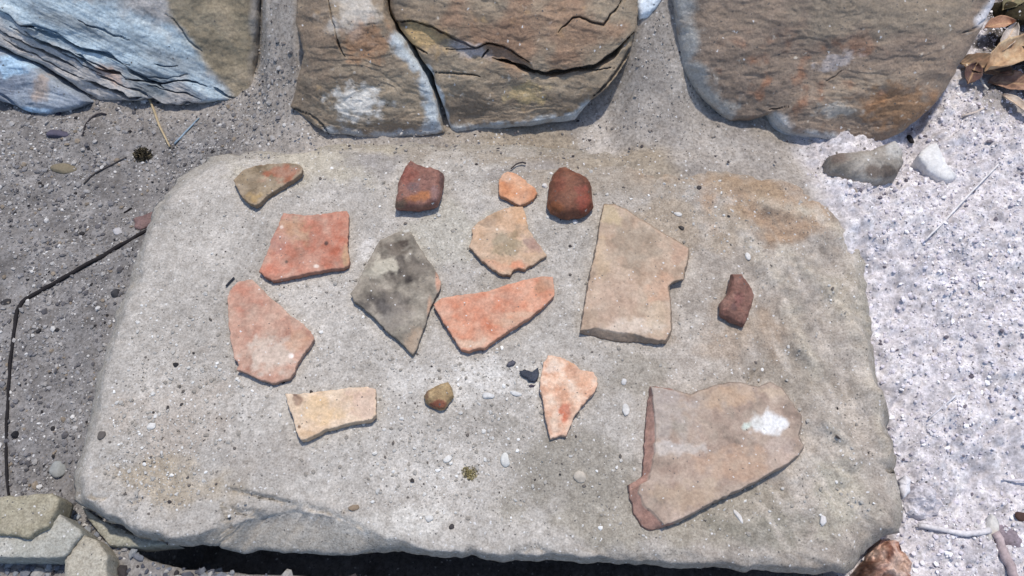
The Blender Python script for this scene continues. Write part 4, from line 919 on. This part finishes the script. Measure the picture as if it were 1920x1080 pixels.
PB = [('pebble', 'oval white pebble between the triangular sherd and the largest sherd', 1173, 769, 8, 12, 10, (236,234,230), 'slab'),
      ('pebble', 'white pebble alone on bare slab below the triangular sherd', 948, 862, 10, 13, 0, (236,235,230), 'slab'),
      ('pebble', 'white crumb just above the oval white pebble', 1170, 716, 6, 6, 0, (240,238,236), 'slab'),
      ('pebble', 'knobbly beige pebble left of the largest sherd, near the slab front', 1088, 895, 13, 10, 20, (214,204,190), 'slab'),
      ('pebble', 'white flake left of the lone white pebble', 839, 861, 9, 6, -30, (238,236,232), 'slab'),
      ('pebble', 'long white flake right of the pale patch below the orange wedge', 967, 738, 12, 5, 15, (240,239,237), 'slab'),
      ('pebble', 'white crumb at the pale patch below the orange wedge', 915, 743, 11, 7, 0, (238,237,235), 'slab'),
      ('pebble', 'squarish white crumb left of the dark red pebble', 1022, 349, 6, 5, 0, (242,240,238), 'slab'),
      ('pebble', 'white crumb just below the dark red pebble', 1078, 416, 5, 5, 0, (242,240,238), 'slab'),
      ('pebble', 'long white crumb near the front right, below the largest sherd', 1384, 968, 5, 13, -25, (236,232,228), 'slab'),
      ('pebble', 'pale crumb near the front right corner of the slab', 1543, 975, 6, 9, 10, (236,232,230), 'slab'),
      ('pebble', 'black crumb on bare slab below the pinkish pointed sherd, to its left', 329, 684, 5, 4, 0, (46,44,46), 'slab'),
      ('pebble', 'white crumb with a dark rim near the left front edge of the slab', 285, 799, 8, 6, -20, (242,240,236), 'slab'),
      ('pebble', 'dark grey pebble at the lower left corner of the slab top', 191, 816, 7, 8, 30, (108,102,98), 'slab'),
      ('pebble', 'white flake near the front edge below the cream sherd, on the right', 805, 972, 10, 6, 10, (238,236,232), 'slab'),
      ('pebble', 'dark crumb beside the white flake by the front edge', 847, 988, 5, 5, 0, (72,68,68), 'slab'),
      ('pebble', 'brown crumb at the front edge of the slab, below the tiny tan stone', 664, 952, 11, 5, -20, (150,132,112), 'slab'),
      ('pebble', 'white crumb on the right part of the slab above the maroon stone', 1402, 481, 5, 8, -15, (240,238,234), 'slab'),
      ('pebble', 'white crumb right of the large buff sherd and near its top', 1271, 402, 9, 4, 5, (236,234,230), 'slab'),
      ('pebble', 'black crumb near the notch of the large buff sherd, up and right', 1278, 428, 7, 4, 30, (76,72,70), 'slab'),
      ('pebble', 'round white pebble at the foot of the layered boulder, beside the straw', 271, 190, 7, 6, 0, (236,236,238), 'ground'),
      ('pebble', 'small black lump at the foot of the bluish wedge', 112, 209, 5, 8, 0, (40,42,60), 'ground'),
      ('pebble', 'dark pebble on the grit beside the left edge of the slab', 218, 551, 9, 8, 0, (66,66,70), 'ground'),
      ('pebble', 'pale grey pebble on the grit above the tan flat stone', 110, 881, 13, 13, 0, (158,160,158), 'ground'),
      ('pebble', 'black pebble on the grit near the left end of the dark stem', 28, 817, 7, 7, 0, (38,38,42), 'ground'),
      ('pebble', 'white pebble beside the red chip at the left edge of the slab', 222, 434, 9, 7, 0, (206,204,206), 'ground'),
      ('pebble', 'purple grey pebble on the dark grit at the upper left', 110, 253, 20, 9, 5, (92,88,104), 'ground'),
      ('pebble', 'yellowish pebble on the dark grit left of the fuzzy clump', 120, 318, 22, 10, 0, (134,124,104), 'ground'),
      ('pebble', 'dark pebble at the left edge above the bent dark stem', 12, 566, 9, 5, 0, (60,58,60), 'ground'),
      ('pebble', 'white pebble at the right foot of the smooth brown boulder', 1832, 985, 7, 6, 0, (228,226,226), 'ground'),
      ('pebble', 'black lump in the hollow at the right foot of the smooth brown boulder', 1706, 262, 6, 9, -20, (34,30,32), 'ground'),
      ('pebble', 'dark brown pebble on the pale dust near the right edge', 1912, 968, 9, 8, 0, (80, 58, 52), 'ground'),
      ('clod', 'dark purple clod on the dust near the bottom right corner', 1880, 1010, 26, 18, 30, (150,138,146), 'ground'),
      ('clod', 'dark mossy clod among the leaves at the top right corner', 1900, 30, 34, 30, 0, (62,56,42), 'ground'),
      ('clod', 'dark clod standing in for a dark hole above the tan curled leaf at the right edge', 1900, 96, 34, 26, 0, (52,46,44), 'ground')]  # last clod is added to give the dark of a hole
PB[29] = ('pebble', 'round pale pebble beside the knob of the bone white twig', 1832, 985, 7, 6, 0, (228,226,226), 'ground')
for i, (nm, lb, u, v, ru, rv, rt, cl, wh) in enumerate(PB):
    pebble(nm, lb, 'clod' if nm == 'clod' else 'pebble', u, v, ru, rv, rt, cl, wh, seed=500 + i, mat=M_soil if nm == 'clod' else None, jag=.45 if nm == 'clod' else .25)

# ------------------------------------------------------------------ stems, straws, leaves
def tube(name, pts, rr, colr, mat, label, cat, sides=8, seed=0, group=None, wob=.15):
    pts = np.asarray(pts, float)
    s_ = np.concatenate([[0], np.cumsum(np.linalg.norm(np.diff(pts, axis=0), axis=1))])
    n = max(6, int(s_[-1] / .004)); t = np.linspace(0, s_[-1], n)
    c = np.stack([np.interp(t, s_, pts[:, k]) for k in range(3)], -1)
    r = np.interp(t, np.linspace(0, s_[-1], len(rr)), rr) * (1 + wob * fbm(c, .01, 3, seed))
    tg = np.gradient(c, axis=0); tg /= np.linalg.norm(tg, axis=1)[:, None]
    sd = np.cross(tg, [0, 0, 1.0]); sd /= np.linalg.norm(sd, axis=1)[:, None] + 1e-9; up_ = np.cross(sd, tg)
    a = np.linspace(0, 2 * math.pi, sides, endpoint=False)
    V = (c[:, None] + r[:, None, None] * (np.cos(a)[None, :, None] * sd[:, None] + np.sin(a)[None, :, None] * up_[:, None])).reshape(-1, 3)
    V = np.vstack([V, c[:1], c[-1:]])
    i = np.arange(sides); j = (i + 1) % sides
    Qs = np.concatenate([np.stack([k * sides + i, k * sides + j, (k + 1) * sides + j, (k + 1) * sides + i], -1) for k in range(n - 1)])
    T = np.concatenate([np.stack([j, i, 0 * i + len(V) - 2], -1), np.stack([(n - 1) * sides + i, (n - 1) * sides + j, 0 * i + len(V) - 1], -1)])
    cb = C(*colr); col = pal(V, [cb * .8, cb, cb * 1.15], .01, seed + 3)
    m = c.mean(0); o = mesh_np(name, V, Qs, T, col, mat, loc=(m[0], m[1], float(V[:, 2].min())))
    return tag(o, label, cat, group)
def gpts(px, lift=0.0, smooth=True, where='ground'):
    a = np.array(px, float)
    s_ = np.concatenate([[0], np.cumsum(np.hypot(*np.diff(a, axis=0).T))]); t = np.linspace(0, s_[-1], max(8, int(s_[-1] / 8)))
    uu_, vv_ = np.interp(t, s_, a[:, 0]), np.interp(t, s_, a[:, 1])
    p = (on_ground if where == 'ground' else on_slab)(uu_, vv_)
    zz_ = np.convolve(np.pad(p[:, 2], 4, 'edge'), np.ones(9) / 9, 'valid')
    return np.c_[p[:, :2], zz_ + lift]
tube('dark_stem', gpts([(284, 430), (262, 440), (225, 462), (190, 483), (160, 499), (120, 522), (80, 545), (45, 564), (34, 580), (27, 620), (20, 680), (15, 760), (12, 840), (14, 900), (18, 932)], .0008), [.0016, .0021, .0019, .0015, .0013, .0012, .0011], (46, 43, 45), M_dark, 'long dark bent stem on the grit left of the slab', 'stem', seed=601, wob=.22)
tube('straw', gpts([(280, 182), (288, 205), (300, 238), (320, 278)], .002), [.0010, .0012, .0009], (190, 172, 140), M_wood, 'tan straw standing against the foot of the layered boulder', 'straw', seed=602)
tube('straw', gpts([(328, 272), (345, 252), (360, 238), (374, 222)], .0012), [.0008, .0009, .0006], (150, 172, 190), M_wood, 'short bluish straw right of the tan straw', 'straw', seed=603)
tube('straw', gpts([(1730, 456), (1768, 418), (1820, 362), (1867, 314)], .004), [.0007, .0009, .0007], (236, 232, 232), M_wood, 'long straight white straw across the pale dust', 'straw', seed=604)
bone = tube('twig', gpts([(1717, 988), (1745, 990), (1780, 998), (1808, 1003), (1835, 1000), (1852, 996)], .003), [.0018, .0018, .0021, .0024], (226, 222, 224), M_wood, 'bone white twig with a knobbed end, near the bottom right', 'twig', seed=605)
pebble('knob', None, None, 1856, 988, 12, 20, 25, (232, 228, 222), 'ground', flat=.7, seed=606, jag=.5, parent=bone)
tube('twig', gpts([(1862, 1000), (1875, 1030), (1890, 1060), (1900, 1090)], .003), [.0030, .0036, .0030], (190, 172, 172), M_wood, 'stout pinkish twig at the bottom right corner', 'twig', seed=607)
tube('straw', gpts([(1878, 900), (1900, 903), (1935, 906)], .003), [.0009, .0010], (226, 222, 228), M_wood, 'short white straw at the right edge above the bone white twig', 'straw', seed=608)
tube('straw', gpts([(1738, 788), (1765, 765), (1792, 742)], .002), [.0007, .0008], (232, 230, 236), M_wood, 'thin white straw on the dust right of the slab, halfway down', 'straw', seed=609)
tube('straw', gpts([(1800, 222), (1822, 214), (1842, 206)], .002), [.0011, .0012], (224, 210, 200), M_wood, 'short thick pale straw below the leaves at the top right', 'straw', seed=610)
tube('straw', gpts([(1806, 130), (1813, 145), (1817, 165)], .006), [.0011, .0009], (232, 216, 196), M_wood, 'upright cream straw against the edge of the smooth brown boulder', 'straw', seed=611)
tube('straw', gpts([(1822, 144), (1832, 156), (1846, 176)], .006), [.0010, .0010], (216, 208, 198), M_wood, 'slanting grey straw right of the upright cream one', 'straw', seed=612)
tube('stem', gpts([(238, 296), (205, 312), (172, 330), (158, 346)], .001), [.0006, .0007], (84, 80, 80), M_dark, 'thin dark stem running from the fuzzy clump', 'stem', seed=613)
tube('stem', gpts([(156, 255), (160, 235), (170, 222), (190, 214), (200, 216)], .001), [.0008, .0009], (66, 62, 66), M_dark, 'curled dark stem at the foot of the layered boulder', 'stem', seed=614)
tube('stem', gpts([(425, 538), (432, 530), (440, 522)], .0015, where='slab'), [.0008, .0008], (60, 62, 70), M_dark, 'tiny dark stem at the tip of the pinkish pointed sherd', 'stem', seed=615)
tube('stem', gpts([(958, 318), (968, 309), (978, 305), (986, 308)], .0012, where='slab'), [.0006, .0008], (82, 76, 78), M_dark, 'tiny dark curved stem above the small orange sherd', 'stem', seed=616)
tube('stem', gpts([(243, 414), (250, 410), (258, 405)], .013), [.0008, .0009], (40, 36, 38), M_dark, 'black splinter lying on the red chip', 'stem', seed=617)

def leaf(name, label, u, v, length, width, rot, curl, arch, cols, lift=.004, tilt=0.0, seed=0, where='ground', notch=.12):
    p = (on_ground if where == 'ground' else on_slab)([u], [v])[0]
    ns, nw = 30, 15
    s_ = np.linspace(0, 1, ns); w_ = np.linspace(-1, 1, nw)
    Sg, Wg = np.meshgrid(s_, w_, indexing='ij')
    hw = width * np.sin(np.pi * np.clip(Sg, .01, .99) ** .85) ** .75
    hw = hw * (1 + notch * fbm(P3(Sg.ravel() * .1, np.sign(Wg.ravel()) * .1), .012, 3, seed).reshape(Sg.shape))
    lx_ = (Sg - .5) * length; ly_ = Wg * hw * (1 - .25 * curl * Wg ** 2)
    lz = curl * width * Wg ** 2 * 1.0 * (.6 + .4 * Sg) + arch * length * (1 - (2 * Sg - 1) ** 2) + tilt * lx_
    lz = lz - .06 * width * np.exp(-(Wg / .12) ** 2) + .14 * width * fbm(P3(lx_.ravel(), ly_.ravel()), .010, 3, seed + 1).reshape(Sg.shape)
    th = .00035
    a = rad(rot)
    def place(off):
        z_ = lz + off
        return np.stack([p[0] + lx_ * math.cos(a) - ly_ * math.sin(a), p[1] + lx_ * math.sin(a) + ly_ * math.cos(a), p[2] + lift + z_ - 0], -1).reshape(-1, 3)
    V = np.vstack([place(0), place(-th)])
    id_ = np.arange(ns * nw).reshape(ns, nw)
    q1 = np.stack([id_[:-1, :-1], id_[1:, :-1], id_[1:, 1:], id_[:-1, 1:]], -1).reshape(-1, 4)
    rim = np.concatenate([id_[0, :], id_[1:, -1], id_[-1, -2::-1], id_[-2:0:-1, 0]])
    r2_ = np.roll(rim, -1); o_ = ns * nw
    q3 = np.stack([rim, r2_, r2_ + o_, rim + o_], -1)
    col = pal(V, [C(*(np.array(c) * .8 + 38)) for c in cols], .008, seed + 2, 4, 1.5)
    vein = np.exp(-((np.abs(((np.abs(Wg) * .5 + Sg) * 9) % 1 - .5)) / .09) ** 2).ravel() * .3 + np.exp(-(Wg / .08) ** 2).ravel() * .6
    col = mix(col, C(210, 176, 138), np.tile(vein, 2))
    o = mesh_np(name, V, np.concatenate([q1, q1[:, ::-1] + o_, q3]), None, col, M_wood, loc=(p[0], p[1], float(V[:, 2].min())))
    return tag(o, label, 'leaf', 'dry leaves at the top right corner')
leaf('dry_leaf', 'large curled tan leaf with a bright cream middle, at the right edge', 1888, 124, .070, .017, 28, .75, .05, [(150, 112, 82), (200, 162, 122), (226, 200, 160)], lift=.012, seed=701)
leaf('dry_leaf', 'dark brown leaf under the large curled tan one', 1840, 138, .050, .015, -20, .4, .06, [(70, 54, 42), (104, 80, 60), (140, 100, 74)], lift=.006, seed=702)
leaf('dry_leaf', 'small orange brown leaf leaning on the edge of the smooth brown boulder', 1862, 66, .030, .008, 10, .6, .1, [(170, 118, 88), (206, 154, 120)], lift=.012, seed=703)
leaf('dry_leaf', 'pale curled leaf edge running up to the dark clods', 1876, 92, .040, .008, 55, .8, .08, [(196, 184, 176), (228, 220, 214)], lift=.012, seed=704)
leaf('dry_leaf', 'reddish brown leaf at the right edge below the large curled tan one', 1900, 165, .050, .013, -8, .4, .05, [(96, 66, 52), (136, 94, 72), (168, 126, 100)], lift=.004, seed=705)
leaf('dry_leaf', 'narrow cream leaf standing at the right edge, lowest of the leaves', 1902, 206, .034, .006, -55, .7, .08, [(206, 182, 160), (234, 220, 204)], lift=.004, seed=706)
leaf('dry_leaf', 'dark maroon scrap of leaf tight against the boulder edge', 1818, 146, .026, .009, 60, .5, .1, [(58, 36, 38), (92, 56, 50)], lift=.004, seed=707)
leaf('dry_leaf', 'olive leaf scrap in the top right corner', 1888, 20, .036, .010, 40, .5, .08, [(88, 82, 50), (128, 120, 82)], lift=.012, seed=708)

# ------------------------------------------------------------------ fuzzy plant clump on the grit, moss tuft on the slab
def tuft(name, label, cat, u, v, r, n, cols, where, seed, hgt=.5):
    p = (on_ground if where == 'ground' else on_slab)([u], [v])[0]
    rr = np.random.RandomState(seed)
    d = rr.normal(size=(n, 3)); d /= np.linalg.norm(d, axis=1)[:, None]; d[:, 2] = np.abs(d[:, 2])
    pos = p + d * (r * rr.rand(n, 1) ** .5) * [1, .9, hgt]
    a = rr.normal(size=(n, 3)); a /= np.linalg.norm(a, axis=1)[:, None]; b = np.cross(a, rr.normal(size=(n, 3))); b /= np.linalg.norm(b, axis=1)[:, None]
    L_ = r * .45; W_ = r * .10
    V = np.stack([pos - a * L_ * .5 - b * W_, pos - a * L_ * .5 + b * W_, pos + a * L_ * .5 + b * W_ * .5, pos + a * L_ * .5 - b * W_ * .5], 1).reshape(-1, 3)
    V[:, 2] = np.maximum(V[:, 2], p[2] - .001)
    col = np.repeat(np.array([C(*c) for c in cols])[rr.randint(0, len(cols), n)], 4, 0)
    o = mesh_np(name, V, np.arange(4 * n).reshape(-1, 4), None, col, M_wood, loc=tuple(p), smooth=False)
    return tag(o, label, cat)
tuft('plant_clump', 'dark brown fuzzy clump on the grit near the far left corner of the slab', 'plant clump', 268, 291, .009, 420, [(62, 56, 46), (84, 77, 62), (104, 96, 78), (44, 40, 34)], 'ground', 801, .4)
tuft('moss_tuft', 'tiny yellowish moss tuft on the slab left of the lone white pebble', 'moss', 880, 888, .006, 200, [(172, 160, 112), (150, 140, 98), (124, 116, 96), (190, 180, 146)], 'slab', 802, .16)
